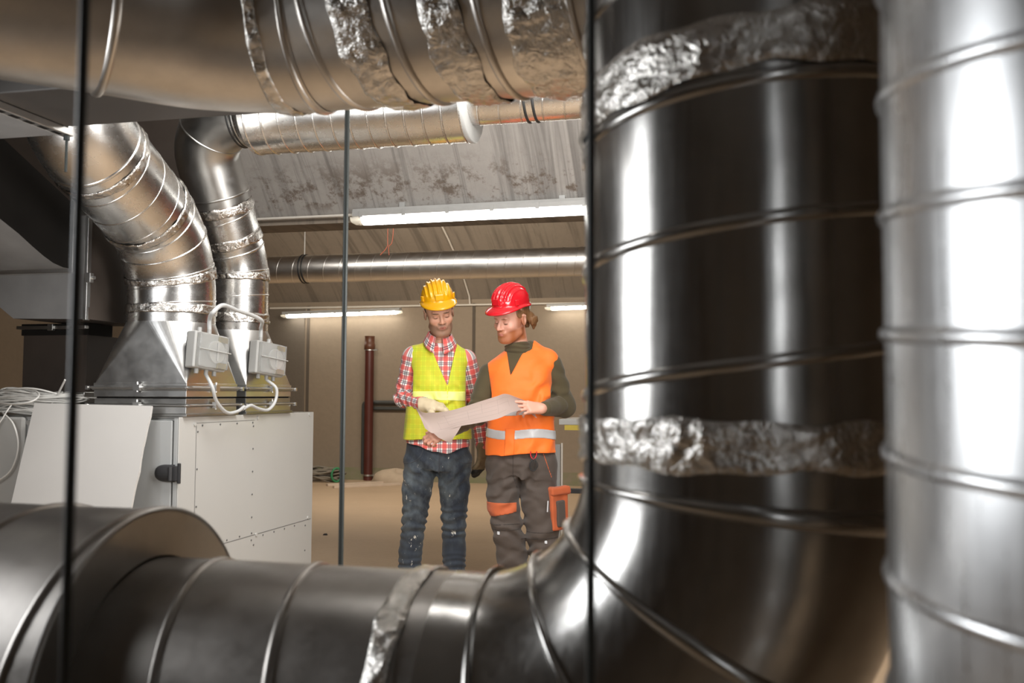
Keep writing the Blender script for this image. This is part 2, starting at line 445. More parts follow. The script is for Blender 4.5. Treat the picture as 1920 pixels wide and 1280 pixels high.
# right side sheet with seams and screws
def hx(px, py): return hit(px, py, 0, CX)
b = MB(); b.box((CX-.006, CY0, .06), (CX, CY1, CZ+.002)); b.build('side_panel', M['white_paint'], t, bevel=.002)
b = MB()
def seam(p, q, w=.0028):
    d = (q-p).normalized(); u = Vector((1, 0, 0)).cross(d)*w/2; o = Vector((.0012, 0, 0))
    b.add([p-u+o, q-u+o, q+u+o, p+u+o], [(0,1,2,3)], True)
ya, yb2 = hx(368, 800).y, hx(477, 800).y; zt = hx(368, 793).z; zm = hx(477, 1002).z
seam(Vector((CX, ya, .1)), Vector((CX, ya, zt))); seam(Vector((CX, ya, zt)), Vector((CX, yb2, zt)), .0018); seam(Vector((CX, ya, zm)), Vector((CX, CY1-.02, zm)))
b.build('panel_seam', M['seam'], t, fix=False)
def screw(y, z, r=.0045): b = MB(); b.cyl(Vector((CX-.001, y, z)), Vector((CX+.003, y, z)), r, 10); b.build('screw', M['seam'], t)
for k in range(5): screw(ya+.012, zt-.04-k*.17)
for k in range(4): screw(ya+.05+k*(yb2-ya-.07)/3, zt-.012)
for k in range(6): screw(yb2-.012, zt-.03-k*.115)
for k in range(7): screw(yb2-.25+k*.12, zm-.014 if k > 2 else zm+.012)
for k in range(3): screw(yb2+.012, zm-.05-k*.14); screw(CY1-.09, zm-.03-k*.14)
for (px, py) in ((365, 795), (483, 783), (580, 777), (480, 1002), (577, 970)):
    p = hx(px, py); b = MB(); b.cyl(p-Vector((.001, 0, 0)), p+Vector((.005, 0, 0)), .009, 14); b.build('cap', M['white_paint'], t)
# front door(s)
def hy(px, py, y=CY0): return hit(px, py, 1, y)
xd = hy(323, 850).x; xe = hy(45, 850).x
b = MB(); b.box((xe+.012, CY0, .09), (xd-.004, CY0+.022, CZ-.012)); d = b.build('door', M['panel_shade'], t, bevel=.004)
b = MB(); b.box((xd+.004, CY0, .06), (CX-.0065, CY0+.022, CZ+.002)); b.build('corner_post', M['panel_shade'], t, bevel=.003)
b = MB(); b.box((-5.2, CY0-.01, .09), (xe, CY0+.022, CZ-.004)); d2 = b.build('door', M['white_paint'], t, bevel=.012)
b = MB(); p = hy(57, 792, CY0-.012); b.cyl(p, p+Vector((0, -.012, 0)), .013, 16); b.build('bolt', M['plastic_grey'], d2, bevel=.002)
b = MB(); b.box((-5.2, CY0-.002, CZ-.001), (CX-.003, CY1, CZ+.003)); b.build('top_sheet', M['galv_dull'], t)
# black swing handle
h0, h1 = hy(291, 886), hy(337, 886); zc = h0.z; b = MB(); rings = []; xl_, xr_ = h0.x, h1.x-.024
for k in range(13):
    u = k/12; w = .036*math.sqrt(max(.0, 1-(1-min(1, u*1.7))**2.4))+.002; dd = .006+.026*math.sqrt(max(0, 1-(1-u)**2)); x = xl_+(xr_-xl_)*u
    rings.append([Vector((x, CY0-dd*max(0, math.sin(a))**.6, zc+w*math.cos(a))) for a in [PI*q_/14 for q_ in range(15)]])
b.rings(rings, False, False); b.add(rings[-1], [tuple(range(15))], True)
hd = b.build('handle', M['plastic_dark'], d, fix=False)
b = MB(); b.box((h1.x-.034, CY0-.02, zc-.033), (h1.x-.004, CY0-.001, zc+.033)); b.cyl((h1.x-.03, CY0-.026, zc-.03), (h1.x-.03, CY0-.026, zc+.03), .010, 12)
b.box((h1.x-.006, CY0-.012, zc-.045), (h1.x+.008, CY0-.001, zc+.045)); b.build('hinge_plate', M['plastic_dark'], hd, bevel=.003)

# square to round transitions with flange frames, and the spiral ducts rising from them
def transition(x0, x1, y0, y1, z0, z1, zr, cx, cy, r, lab):
    t = empty('duct_transition', ((x0+x1)/2, (y0+y1)/2, CZ), lab, 'duct fitting', 'square to round fittings on the cabinet')
    n = 96; rd = [Vector((cx+r*math.cos(2*PI*k/n), cy+r*math.sin(2*PI*k/n), zr)) for k in range(n)]
    cn = [Vector((x1, y1, z1)), Vector((x0, y1, z1)), Vector((x0, y0, z1)), Vector((x1, y0, z1))]; b = MB(); q = n//4
    for i in range(4):        # one flat triangle per side, a folded fan per corner
        m = rd[i*q]; b.add([cn[i-1], cn[i], m], [(0, 1, 2)], True)
        for k in range(6):
            s0, s1 = i*q+k*q//6, i*q+(k+1)*q//6; b.add([cn[i]] + [rd[w % n] for w in range(s0, s1+1)], [tuple([0]+list(range(s1-s0+1, 0, -1)))], True)
    b.build('hopper', M['galv_sheet'], t)
    b = MB(); b.rings([rd, [v+Vector((0, 0, .04)) for v in rd]], True, False); b.build('collar', M['galv'], t)
    h = z1-z0
    def fr(za, zb, e, nm, mat):
        b = MB(); b.box((x0-e, y0-e, za), (x1+e, y1+e, zb)); return b.build(nm, mat, t, bevel=.002)
    fr(z0, z0+.012, .010, 'base_flange', M['galv_dull']); fr(z0+.012, z0+h*.30, .002, 'base_flange', M['galv_sheet']); fr(z0+h*.30, z0+h*.38, .012, 'clamp_rail', M['galv_dull'])
    fr(z0+h*.38, z0+h*.55, .000, 'sleeve', M['galv_dull']); fr(z0+h*.55, z0+h*.60, -.006, 'gasket', M['black_duct']); fr(z0+h*.60, z0+h*.80, .002, 'sleeve', M['galv_sheet'])
    fr(z0+h*.80, z0+h*.84, .008, 'clamp_rail', M['galv_dull']); fr(z0+h*.84, z0+h*.93, .012, 'clamp_rail', M['galv_sheet']); fr(z0+h*.93, z1+.004, .004, 'top_flange', M['galv_sheet'])
    for zc in (z0+h*.885, z0+h*.34):
        b = MB(); xm = (x0+x1)/2; ym = (y0+y1)/2
        b.box((xm-.016, y0-.03, zc-.014), (xm+.016, y0-.010, zc+.014)); b.cyl((xm, y0-.02, zc-.02), (xm, y0-.02, zc+.026), .005, 8)
        b.box((x1+.010, ym-.016, zc-.014), (x1+.03, ym+.016, zc+.014)); b.cyl((x1+.02, ym, zc-.02), (x1+.02, ym, zc+.026), .005, 8)
        b.cyl((x0-.03, y0-.014, zc), (x1+.03, y0-.014, zc), .004, 8); b.cyl((x1+.014, y0-.03, zc), (x1+.014, y1+.03, zc), .004, 8)
        b.box((x0-.034, y0-.022, zc-.01), (x0-.022, y0-.004, zc+.008)); b.box((x1+.004, y1+.02, zc-.012), (x1+.024, y1+.034, zc+.006))
        b.build('clamp_bar', M['galv_sheet'], t)
    return t
A1 = (-2.625, 4.03); A2 = (-2.595, 4.585); ZB, ZT, ZR = CZ+.004, 1.235, 1.520
tr1 = transition(-2.885, -2.415, 3.835, 4.27, ZB, ZT, ZR, *A1, .20, 'front silver square to round fitting on the cabinet, under the wider duct')
tr2 = transition(-2.885, -2.415, 4.365, 4.85, ZB, ZT, ZR, *A2, .1575, 'rear silver square to round fitting on the cabinet, under the narrower duct')
p1 = fillet([(*A1, ZR+.041), (*A1, 1.90), (A1[0]+.06, 3.20, 2.27), (A1[0]+.06, 3.20, 3.4)], [.42, .30], .02)
L1 = plen(p1)
t = empty('leaning_spiral_duct', (*A1, ZR), 'wider shiny spiral duct rising from the cabinet and leaning left', 'duct')
sA = .20; sB = .62; sC = 1.02
duct_section('lower_pipe', M['galv'], t, p1, .20, 0, sA, .105, 1, 1.0, beads=[.012], bh=.0022, bw=.005)
duct_section('elbow', M['galv'], t, p1, .201, sA, sA+.33, beads=[sA+.02, sA+.16, sA+.29], bh=.004, bw=.007)
duct_section('middle_pipe', M['galv'], t, p1, .20, sA+.33, sA+.76, .135, 1, .3, bh=.0022, bw=.005)
duct_section('elbow', M['galv'], t, p1, .201, sA+.76, L1, beads=[sA+.80, sA+1.0], bh=.004, bw=.007)
for s, w, sd in ((.02, .045, 41), (.185, .05, 42), (.56, .045, 43), (.94, .04, 44)): foil_band(t, p1, .2015, s, w, sd, .0045)
p2 = fillet([(*A2, ZR+.041), (*A2, 1.86), (A2[0]-.03, 4.20, 2.56), (-2.25, 4.20, 2.56)], [.34, .23], .015)
L2 = plen(p2)
t = empty('elbowed_spiral_duct', (*A2, ZR), 'narrower shiny duct behind, rising from the cabinet and elbowing right overhead', 'duct')
duct_section('lower_pipe', M['galv'], t, p2, .1575, 0, .26, .105, 1, 2, beads=[.012], bh=.0022, bw=.005)
duct_section('elbow', M['galv'], t, p2, .1585, .26, .42, beads=[.28, .40], bh=.004, bw=.007)
duct_section('middle_pipe', M['galv'], t, p2, .1575, .42, .66, .105, 1, .5, bh=.0022, bw=.005)
duct_section('elbow', M['galv_dull'], t, p2, .1585, .66, L2, beads=[.70, L2-.34, L2-.10], bh=.004, bw=.007)
for s, w, sd in ((.02, .06, 51), (.25, .05, 52), (.46, .05, 53), (.63, .05, 54)): foil_band(t, p2, .159, s, w, sd, .004)
# silencer and the smaller pipe beyond it, overhead
SX0, SX1, SY, SZ = -2.30, -1.215, 4.20, 2.56
ps = fillet([(-2.42, SY, SZ), (XR-.03, SY, SZ)], [], .03)
t = empty('ribbed_silencer', ((SX0+SX1)/2, SY, SZ-.2), 'wide ribbed silver silencer pipe under the ceiling above the long lamp', 'duct')
mb = MB(); ev, _ = frame_at(ps)
duct_section('ribbed_shell', M['galv'], t, ps, .200, SX0+2.42, SX1+2.42, .088, -1, .2, bh=.005, bw=.006)
mb.rings([[Vector((x, SY+r*math.cos(2*PI*k/72), SZ+r*math.sin(2*PI*k/72))) for k in range(72)] for x, r in ((SX0-.07, .161), (SX0-.045, .161), (SX0-.03, .166), (SX0, .198), (SX0+.004, .202))], True, False)
mb.build('neck', M['galv'], t)
mb = MB()
for x in (SX0-.055, SX0-.075): bead_rings(mb, ev, .160, [x+2.42], .006, .006)
mb.build('rubber_seal', M['rubber'], t)
mb = MB(); mb.rings([[Vector((x, SY+r*math.cos(2*PI*k/72), SZ+r*math.sin(2*PI*k/72))) for k in range(72)] for x, r in ((SX1-.006, .204), (SX1+.012, .205), (SX1+.016, .198), (SX1+.016, .122))], True, False); mb.build('end_cap', M['plastic_grey'], t)
t = empty('overhead_pipe', ((SX1+XR)/2, SY, SZ-.125), 'thinner silver pipe continuing right from the ribbed silencer', 'pipe')
duct_section('pipe', M['galv'], t, ps, .125, SX1+2.435, 99, .10, -1, .2, bh=.003, bw=.005)
mb = MB(); xk = hit(990, 215, 1, SY-.1).x; bead_rings(mb, ev, .125, [xk+2.42-.02, xk+2.42+.02], .007, .008); mb.build('rubber_seal', M['rubber'], t)
# long pipe further back
PY, PZ, PR = 8.18, 2.345, .128
pp = fillet([(-6.0, PY, PZ), (XR, PY, PZ)], [], .05)
t = empty('long_spiral_pipe', (-1, PY, PZ-PR), 'long thin spiral pipe hung below the far ceiling behind the men', 'pipe')
duct_section('pipe', M['galv_pipe'], t, pp, PR, 0, 99, .155, -1, .4, bh=.0022, bw=.005)
ev, _ = frame_at(pp); mb = MB(); xk = hit(563, 505, 1, PY-.1).x; bead_rings(mb, ev, PR, [xk+6-.012, xk+6.018], .009, .008); mb.build('rubber_seal', M['rubber'], t)
xk = hit(571, 480, 1, PY).x
mb = MB(); mb.cyl((xk, PY, PZ+PR-.005), (xk, PY, zceil(PY)), .006, 8); mb.build('hanger', M['conduit'], t)

# ------------------------------------------------------------------ dark rectangular ducts at the left
XC = -2.96
def hc(px, py, x=XC): return hit(px, py, 0, x)
low = [hc(px, py) for px, py in ((134, 504), (118, 501), (100, 493), (82, 480), (60, 461), (35, 438), (0, 410), (-60, 356), (-90, 330))]
top = [hc(px, py) for px, py in ((-90, 172), (-60, 200), (0, 254), (60, 310), (134, 379))]
t = empty('curved_duct', (XC-.4, 3.5, 1.78), 'black and grey rectangular duct bend curving up at the left', 'duct')
W = -1.25
b = MB(); poly = low+top; b.add(poly, [tuple(range(len(poly)))], True); b.build('cheek_panel', M['black_duct'], t, fix=False)  # black skin; the shade on this side is in the colour too
b = MB(); b.rings([[p, p+Vector((W, 0, 0))] for p in low], False, False); b.build('curved_underside', M['duct_grey'], t, fix=False)  # paler grey carries the light falling on the underside
b = MB(); b.rings([[p, p+Vector((W, 0, 0))] for p in top], False, False); b.build('upper_sheet', M['black_duct'], t, fix=False)
b = MB(); q = hc(134, 504); q2 = hc(134, 379); b.box((XC, q.y-.02, q.z-.01), (XC+.02, q.y+.012, q2.z+.015)); b.box((XC+W, q.y-.02, q.z-.02), (XC+.02, q.y+.012, q.z)); b.build('flange', M['galv_sheet'], t, bevel=.003)
YP = q.y+.015
t = empty('plenum_box', (-3.4, YP+.1, 1.53), 'dark sheet metal duct box with a bright flange at the left', 'duct')
def hp(px, py): return hit(px, py, 1, YP)
pl = [hp(x, y) for x, y in ((165, 404), (165, 598), (25, 597), (0, 576), (-60, 515), (-60, 404))]
b = MB(); b.add(pl, [tuple(range(len(pl)))], True); b.build('front_sheet', M['duct_grey'], t, fix=False)  # light on the front is put into this paler grey; other sides are dark
dpt = Vector((0, .50, 0)); b = MB(); n = len(pl)
for i in range(n): j = (i+1) % n; b.add([pl[i], pl[j], pl[j]+dpt, pl[i]+dpt], [(0,1,2,3)], True)
b.add([p+dpt for p in pl], [tuple(range(n))], True); b.build('casing', M['brown_duct'], t)
b = MB(); a = pl[0]; c = pl[1]; b.box((a.x-.004, YP-.012, c.z-.005), (a.x+.014, YP+.014, a.z)); b.cyl((a.x+.012, YP-.006, (a.z+c.z)/2-.05), (a.x+.05, YP-.006, (a.z+c.z)/2-.05), .008, 8); b.box((a.x+.010, YP-.02, (a.z+c.z)/2-.072), (a.x+.036, YP+.006, (a.z+c.z)/2-.028)); b.build('flange', M['galv_sheet'], t, bevel=.002)
t = empty('down_duct', (-3.1, YP+.2, CZ), 'dark square duct dropping onto the left of the white cabinet', 'duct')
YD = YP+.20; x0, x1 = hit(30, 650, 1, YD).x, hit(150, 650, 1, YD).x
b = MB(); b.box((x0, YD+.05, CZ+.11), (x1, YD+.28, pl[1].z-.055)); b.build('shaft', M['brown_duct'], t)
b = MB(); b.box((x0-.01, YD+.045, pl[1].z-.055), (x1+.01, YD+.225, pl[1].z+.001)); b.build('neck', M['black_duct'], t)
b = MB(); zz = hit(80, 613, 1, YD).z; b.box((x0-.02, YD+.02, zz-.008), (x1+.01, YD+.05, zz+.008)); b.box(((x0+x1)/2-.015, YD+.01, zz-.016), ((x0+x1)/2+.015, YD+.03, zz+.016)); b.build('flange', M['galv_dull'], t, bevel=.002)
b = MB(); b.box((x0-.015, YD+.035, CZ+.003), (x1+.01, YD+.235, CZ+.06)); b.build('sleeve', M['galv_dull'], t, bevel=.003)
b = MB(); b.box((x0-.025, YD+.02, CZ+.06), (x1+.015, YD+.24, CZ+.085)); b.box((x0-.01, YD+.035, CZ+.085), (x1+.005, YD+.23, CZ+.112)); b.build('clamp_rail', M['galv_sheet'], t, bevel=.003)

t = empty('shade_box', (-4.6, 5.3, 2.1), 'added dark box standing in for shaded ceiling behind the leaning silver ducts', 'duct')  # dark box added where the ceiling lies in shade
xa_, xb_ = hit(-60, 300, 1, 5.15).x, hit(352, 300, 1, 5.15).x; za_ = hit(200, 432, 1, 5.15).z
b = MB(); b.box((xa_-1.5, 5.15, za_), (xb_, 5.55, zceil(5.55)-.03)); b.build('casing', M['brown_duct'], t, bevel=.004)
b = MB(); b.box((xb_-.5, 5.13, za_-.01), (xb_-.46, 5.56, zceil(5.55)-.025)); b.build('flange', M['duct_grey'], t)  # rim band on the added shade box

# ------------------------------------------------------------------ leaning board, cables, switch boxes
tl, trr = hit(68, 757, 1, CY0-.035), hit(287, 762, 1, CY0-.035)
bl, br = Vector((tl.x+.01, CY0-.37, 0)), Vector((trr.x-.0, CY0-.37, 0)); nrm = (trr-tl).cross(bl-tl).normalized()*.012
if nrm.y > 0: nrm = -nrm
b = MB(); m = 24; fr, bk = [], []
for i in range(m+1):
    f = i/m; w = .0022*math.sin(f*31)+.0016*math.sin(f*57) if 0 < i < m else 0
    l = tl.lerp(bl, f); r = trr.lerp(br, f)+Vector((w, 0, 0)); fr.append([l+nrm, r+nrm, r, l])
b.rings(fr, True, True); tag(b.build('leaning_board', M['board'], fix=True), 'off-white board leaning against the front of the white cabinet', 'board')
for pol in bpy.data.objects['leaning_board'].data.polygons: pol.use_smooth = False
b = MB(); rr = random.Random(4); c = hit(66, 742, 1, CY0+.115); c.z = CZ+.004
for k in range(42):
    rx, ry = .14+.13*rr.random(), .05+.035*rr.random(); zc = c.z+.014+.10*rr.random()*(1-(rx-.14)*1.8); tx, ty = rr.uniform(-.05, .05), rr.uniform(-.015, .015); ph = rr.random()*6; tilt = rr.uniform(-.02, .02)
    pts = [Vector((c.x+tx+rx*math.cos(a), c.y+ty+ry*math.sin(a), zc+tilt*math.cos(a+ph)+.006*math.sin(3*a+ph))) for a in [2*PI*q/40 for q in range(41)]]
    b.tube(pts, .0042, 6, False)
cb = empty('cable_coil', c, 'tangled coil of white cables lying on the white cabinet behind the board', 'cables')
b.build('coil', M['cable'], cb, fix=False)
b = MB()
b.tube(catmull([hit(x, y, 1, CY0-.05+dy) for x, y, dy in ((-40, 745, .1), (10, 735, .1), (50, 728, .1), (73, 738, .06), (60, 752, .0), (20, 757, 0), (-40, 748, .1))], 6), .0045, 8)
b.tube(catmull([hit(x, y, 1, CY0-.045+dy) for x, y, dy in ((95, 760, .1), (105, 745, .1), (114, 728, .08), (122, 712, .06))], 6), .0045, 8)
b.tube(catmull([hit(x, y, 1, CY0-.05+dy) for x, y, dy in ((0, 770, .12), (8, 776, .03), (25, 795, 0), (34, 830, 0), (28, 865, 0), (10, 892, 0), (-40, 920, 0))], 6), .0045, 8)
b.tube(catmull([hit(x, y, 1, CY0-.05+dy) for x, y, dy in ((22, 758, .05), (12, 772, .02), (2, 788, 0), (-30, 830, 0))], 6), .0035, 8)
b.build('loose_end', M['cable'], cb, fix=False)

M['brass'] = plain('brass_terminal', (.35,.28,.08), .35, .8)
def switch_box(px0, px1, py0, py1, xf, lab, tiltz):
    p, q = hit(px0, py0, 0, xf), hit(px1, py1, 0, xf); cy, cz = (p.y+q.y)/2, (p.z+q.z)/2; hw, hh = abs(q.y-p.y)/2, abs(p.z-q.z)/2
    t = empty('switch_box', (xf-.06, cy, cz), lab, 'switch box', 'switch boxes on the duct fittings')
    R_ = Matrix.Translation((xf, cy, cz)) @ Matrix.Rotation(math.radians(-6), 4, 'X') @ Matrix.Rotation(math.radians(tiltz), 4, 'Z')
    X = lambda *a: R_ @ Vector(a)
    b = MB(); b.box((-.062, -hw, -hh), (-.01, hw, hh), R_); b.build('housing', M['plastic_grey'], t, bevel=.006)
    b = MB(); b.box((-.072, -hw*.9, -hh*.95), (-.062, hw*.9, hh*.95), R_); b.build('back_plate', M['plastic_dark'], t)
    b = MB(); b.box((-.009, -hw*.9, -hh*.92), (.014, hw*.9, hh*.92), R_); b.build('clear_cover', M['clear'], t, bevel=.004)
    b = MB(); b.tube([X(-.012, hw*.2, 0), X(.008, hw*.2, 0)], hw*.50, 28); b.build('dial', M['white_paint'], t, bevel=.003)
    b = MB(); b.box((.008, hw*.2-.005, -hw*.4), (.016, hw*.2+.005, hw*.4), R_); b.tube([X(.017, -hw*.98, .002), X(.017, hw*.98, .002)], .003, 6); b.build('dial_pointer', M['plastic_grey'], t)
    for sz in (1, -1): b = MB(); b.box((-.006, hw*.3, sz*hh*.72-.012), (.01, hw*.8, sz*hh*.72+.012), R_); b.build('terminal', M['brass'], t)
    for (y, sz) in ((-.5, 1), (.1, 1), (-.5, -1), (.1, -1), (.6, -1)):
        b = MB(); b.tube([X(-.038, hw*y, sz*hh*.98), X(-.038, hw*y, sz*(hh+.022))], .0105, 8); b.build('cable_gland', M['plastic_grey'], t, bevel=.002)
    return lambda y, sz: X(-.038, hw*y, sz*(hh+.02))
s1 = switch_box(376, 420, 622, 694, -2.33, 'grey switch box with a clear cover on the front fitting', -12)
s2 = switch_box(492, 528, 640, 704, -2.33, 'grey switch box with a clear cover on the rear fitting', -12)
def cable(pts, r, lab, nm='conduit_cable'):
    b = MB(); b.tube(catmull(pts, 8), r, 10); tag(b.build(nm, M['cable_grey']), lab, 'cable')
hx2 = lambda px, py, x=-2.32: hit(px, py, 0, x)
cable([s1(.1, 1), s1(.1, 1)+Vector((0, 0, .05)), hx2(400, 585), hx2(418, 572), hx2(445, 582), hx2(475, 592), hx2(491, 602), s2(-.5, 1)+Vector((0, 0, .05)), s2(-.5, 1)], .010, 'light grey cable arching from the front switch box over to the rear one')
cable([s1(.1, -1), hx2(398, 725), hx2(406, 752), hx2(425, 773), hx2(445, 771), hx2(458, 762)], .008, 'light grey cable hanging below the front switch box')
cable([hx2(455, 767), hx2(470, 760), hx2(485, 766), hx2(503, 768), hx2(516, 752), hx2(518, 728), s2(.1, -1)], .008, 'light grey cable looping below the rear switch box')

# ------------------------------------------------------------------ lamps
def batten(p, q, h, lab, mat, nclip, dia=.055, wall=True):
    """sealed strip light: housing, end caps, clips, lit diffuser"""
    p, q = Vector(p), Vector(q); L = (q-p).length; t = empty('strip_light', (p+q)/2, lab, 'strip light')
    d = (q-p).normalized(); w = dia
    sec = lambda s: [p+d*s+Vector((0, w*y, w*z)) for y, z in ((-.9, .75), (-1.0, .45), (-1.0, 0), (1.0, 0), (1.0, .45), (.9, .75))]
    b = MB(); b.rings([sec(.03), sec(L-.03)], True, True); 
    o = b.build('housing', M['plastic_grey'], t)
    for pl_ in o.data.polygons: pl_.use_smooth = False
    dif = lambda s, k=1: [p+d*s+Vector((0, w*.93*k*math.cos(a), -w*.78*k*math.sin(a)-.001)) for a in [PI*i/14 for i in range(15)]]
    b = MB(); b.rings([dif(.09), dif(L-.09)], True, True); b.build('diffuser', mat, t)
    for s0, s1_ in ((.09, 0), (L-.09, L)):
        b = MB(); b.rings([dif(s0), dif(s0*.4+s1_*.6, .96), dif(s1_, .6)], True, True); b.build('end_cap', M['clear_cap'], t)
    for k in range(nclip):
        s = L*(k+.3)/nclip; b = MB(); b.box(p+d*s+Vector((-.013, -w*1.08, -w*.15)), p+d*s+Vector((.013, -w*.98, w*.5))); b.build('clip', M['plastic_grey'], t)
    for f in (.2, .8):
        c_ = p+d*L*f; b = MB()
        if wall: b.box(c_+Vector((-.02, 0, w*.2)), Vector((c_.x+.02, YB+.005, c_.z+w*.7)))
        else: b.box(c_+Vector((-.02, -.015, w*.6)), Vector((c_.x+.02, c_.y+.015, zceil(c_.y)+.01)))
        b.build('bracket', M['plastic_grey'], t)
    return t
k = NT('milky_end_cap'); k.set('Base Color', (.72,.70,.66,1)); k.set('Roughness', .25); k.set('Transmission Weight', .3); M['clear_cap'] = k.m
LY = 6.24
batten(hit(660, 409, 1, LY), hit(1160, 384.5, 1, LY), .1, 'long lit strip light under the pale ceiling edge, above the helmets', M['tube'], 6, .068, False)
for pq, lab in ((((528, 590.5), (755, 582.5)), 'lit strip light low on the back wall, between silver ducts and yellow helmet'), (((1022, 576), (1180, 570)), 'short lit strip light on the back wall right of the red helmet')):
    batten(hit(*pq[0], 1, YB-.15), hit(*pq[1], 1, YB-.15), .1, lab, M['tube_far'], 5, .055)
# conduits and wires on the ceiling and walls
def strip(name, pts, r, lab, cat, mat):
    b = MB(); b.tube(pts, r, 8); tag(b.build(name, mat), lab, cat)
a, c = hit(480, 413, 1, LY), hit(662, 403, 1, LY)
strip('electrical_conduit', [Vector((-6, LY, a.z)), c], .010, 'white conduit running left from the long strip light', 'conduit', M['conduit'])
pts = []
for i in range(13):
    f = i/12; px = 822+(880-822)*f; y = 9.6+(YB-.06-9.6)*f
    x = hit(838+42*f**1.0, 575, 1, y).x if False else None
    pts.append((f, y))
xa = hit(880, 576, 1, YB-.05).x
strip('electrical_conduit', [Vector((xa, y, zceil(y)-.012)) for f, y in pts] + [Vector((xa, YB-.02, 2.41))], .012, 'thin pale conduit curving down the far ceiling above the yellow helmet', 'conduit', M['conduit'])
strip('electrical_conduit', [Vector((-6.6, YB-.03, 2.405)), Vector((XR-.05, YB-.03, 2.405))], .013, 'thin pale conduit along the top of the back wall', 'conduit', M['conduit'])
b = MB()
w0 = hit(728, 424, 1, 7.6)
for dx in (0, .05):
    b.tube(catmull([Vector((w0.x+dx, 7.6, zceil(7.6)-.002)), hit(727+dx*200, 440, 1, 7.6), hit(726+dx*60, 462, 1, 7.6), hit(713+dx*330, 478, 1, 7.6)], 6), .0028, 5)
k = plain('red_wire', (.45,.09,.04), .5); tag(b.build('red_wires', k), 'thin red wires dangling from the far ceiling above the long pipe', 'wires')
# maroon standing pipe and grey pipes on the back wall
pm = hit(690, 893, 1, YB-.16); zt = hit(696, 630, 1, YB-.16).z; r = .062
t = empty('standing_pipe', (pm.x, YB-.16, 0), 'maroon plastic pipe standing against the back wall', 'pipe')
b = MB(); b.cyl((pm.x, YB-.16, .0), (pm.x, YB-.16, zt-.17), r, 24); b.build('pipe', M['maroon'], t)
b = MB(); b.tube([Vector((pm.x, YB-.16, z)) for z in (zt-.19, zt-.185, zt-.11, zt-.10, zt-.01, zt)], [r+.002, r+.014, r+.014, r+.006, r+.006, r+.01], 24); b.build('socket', plain('brown_plastic', (.10,.038,.02), .4), t)
b = MB()
for z in (zt-.20, .06): b.tube([Vector((pm.x, YB-.16, z)), Vector((pm.x, YB-.16, z+.022))], r+.010, 24); b.box((pm.x+r, YB-.17, z), (pm.x+r+.05, YB-.14, z+.02))
b.build('clamp', M['galv_sheet'], t)
px_ = hit(681, 800, 1, YB-.05).x; zh = hit(710, 754, 1, YB-.05).z
for k, (dz, dx) in enumerate(((0, 0), (-.085, .045))):
    strip('wall_pipe', fillet([(px_+dx, YB-.05, 0), (px_+dx, YB-.05, zh+dz), (px_+2.6, YB-.05, zh+dz)], [.05], .05), .026, ('outer' if k == 0 else 'inner') + ' grey pipe bending from floor to run along the back wall', 'pipe', M['dark_pipe'])
# things lying at the foot of the back wall
c = hit(612, 902, 2, .0); b = MB(); rr = random.Random(9)
for k in range(15):
    rx, ry = .20+.12*rr.random(), .14+.10*rr.random(); ph = rr.random()*6; zc = .02+.15*rr.random()
    b.tube([Vector((c.x-.05+rx*math.cos(q)+.03*math.sin(2*q+ph), c.y+ry*math.sin(q), zc+.03*math.sin(2*q+ph))) for q in [2*PI*i/28 for i in range(29)]], .013, 6, False)
rc = empty('rope_coil', (c.x, c.y, 0), 'coil of grey rope tied with green, lying by the back wall', 'rope')
b.build('coil', plain('grey_rope', (.19,.165,.13), .9, 0, .3, 30), rc, fix=False)
b = MB(); b.tube([Vector((c.x+.20+.05*math.cos(q), c.y-.06+.10*math.cos(q)*.5-.06, .10+.09*math.sin(q))) for q in [2*PI*i/16 for i in range(17)]], .016, 6, False); b.build('tie', plain('green_tie', (.03,.20,.08), .6), rc, fix=False)
for (x0, y0, x1, y1, lab) in ((613, 911, 770, 904, 'longer pale plank lying on the floor by the back wall'), (625, 915, 750, 909, 'shorter pale plank lying in front of the longer one')):
    a, c = hit(x0, y0, 2, 0), hit(x1, y1, 2, 0); d = (c-a).normalized(); u = Vector((-d.y, d.x, 0))*.035
    b = MB(); b.hexa([a-u, c-u, c+u, a+u] + [v+Vector((0, 0, .03)) for v in (a-u, c-u, c+u, a+u)]); tag(b.build('plank', M['wood'], bevel=.003), lab, 'plank', 'planks on the floor')
c = hit(742, 905, 2, 0); b = MB()
N = 20; rings = []
for i in range(9):
    f = i/8; r = math.sin(PI*(.08+.92*(1-f)*.55+.0))
    rad = (1-f**2.4)**.5*.30+.002
    rings.append([Vector((c.x+rad*1.2*math.cos(q)*(1+.10*math.sin(3*q+f*3)), c.y+rad*.6*math.sin(q), .17*f*(1+.18*math.sin(2*q)))) for q in [2*PI*k/N for k in range(N)]])
b.rings(rings); tag(b.build('sack', plain('beige_sack', (.42,.33,.24), .85, 0, .15, 12, .3)), 'beige sack slumped on the floor by the back wall', 'sack')
c = hit(610, 1003, 2, 0); b = MB(); b.hexa([c+Vector(v) for v in ((-.02,-.012,0), (.02,-.01,0), (.018,.012,0), (-.015,.01,0), (-.01,-.008,.014), (.014,-.006,.012), (.01,.008,.016), (-.008,.006,.013))]); tag(b.build('debris_chip', M['plastic_dark']), 'small dark chip lying on the floor right of the cabinet', 'debris')
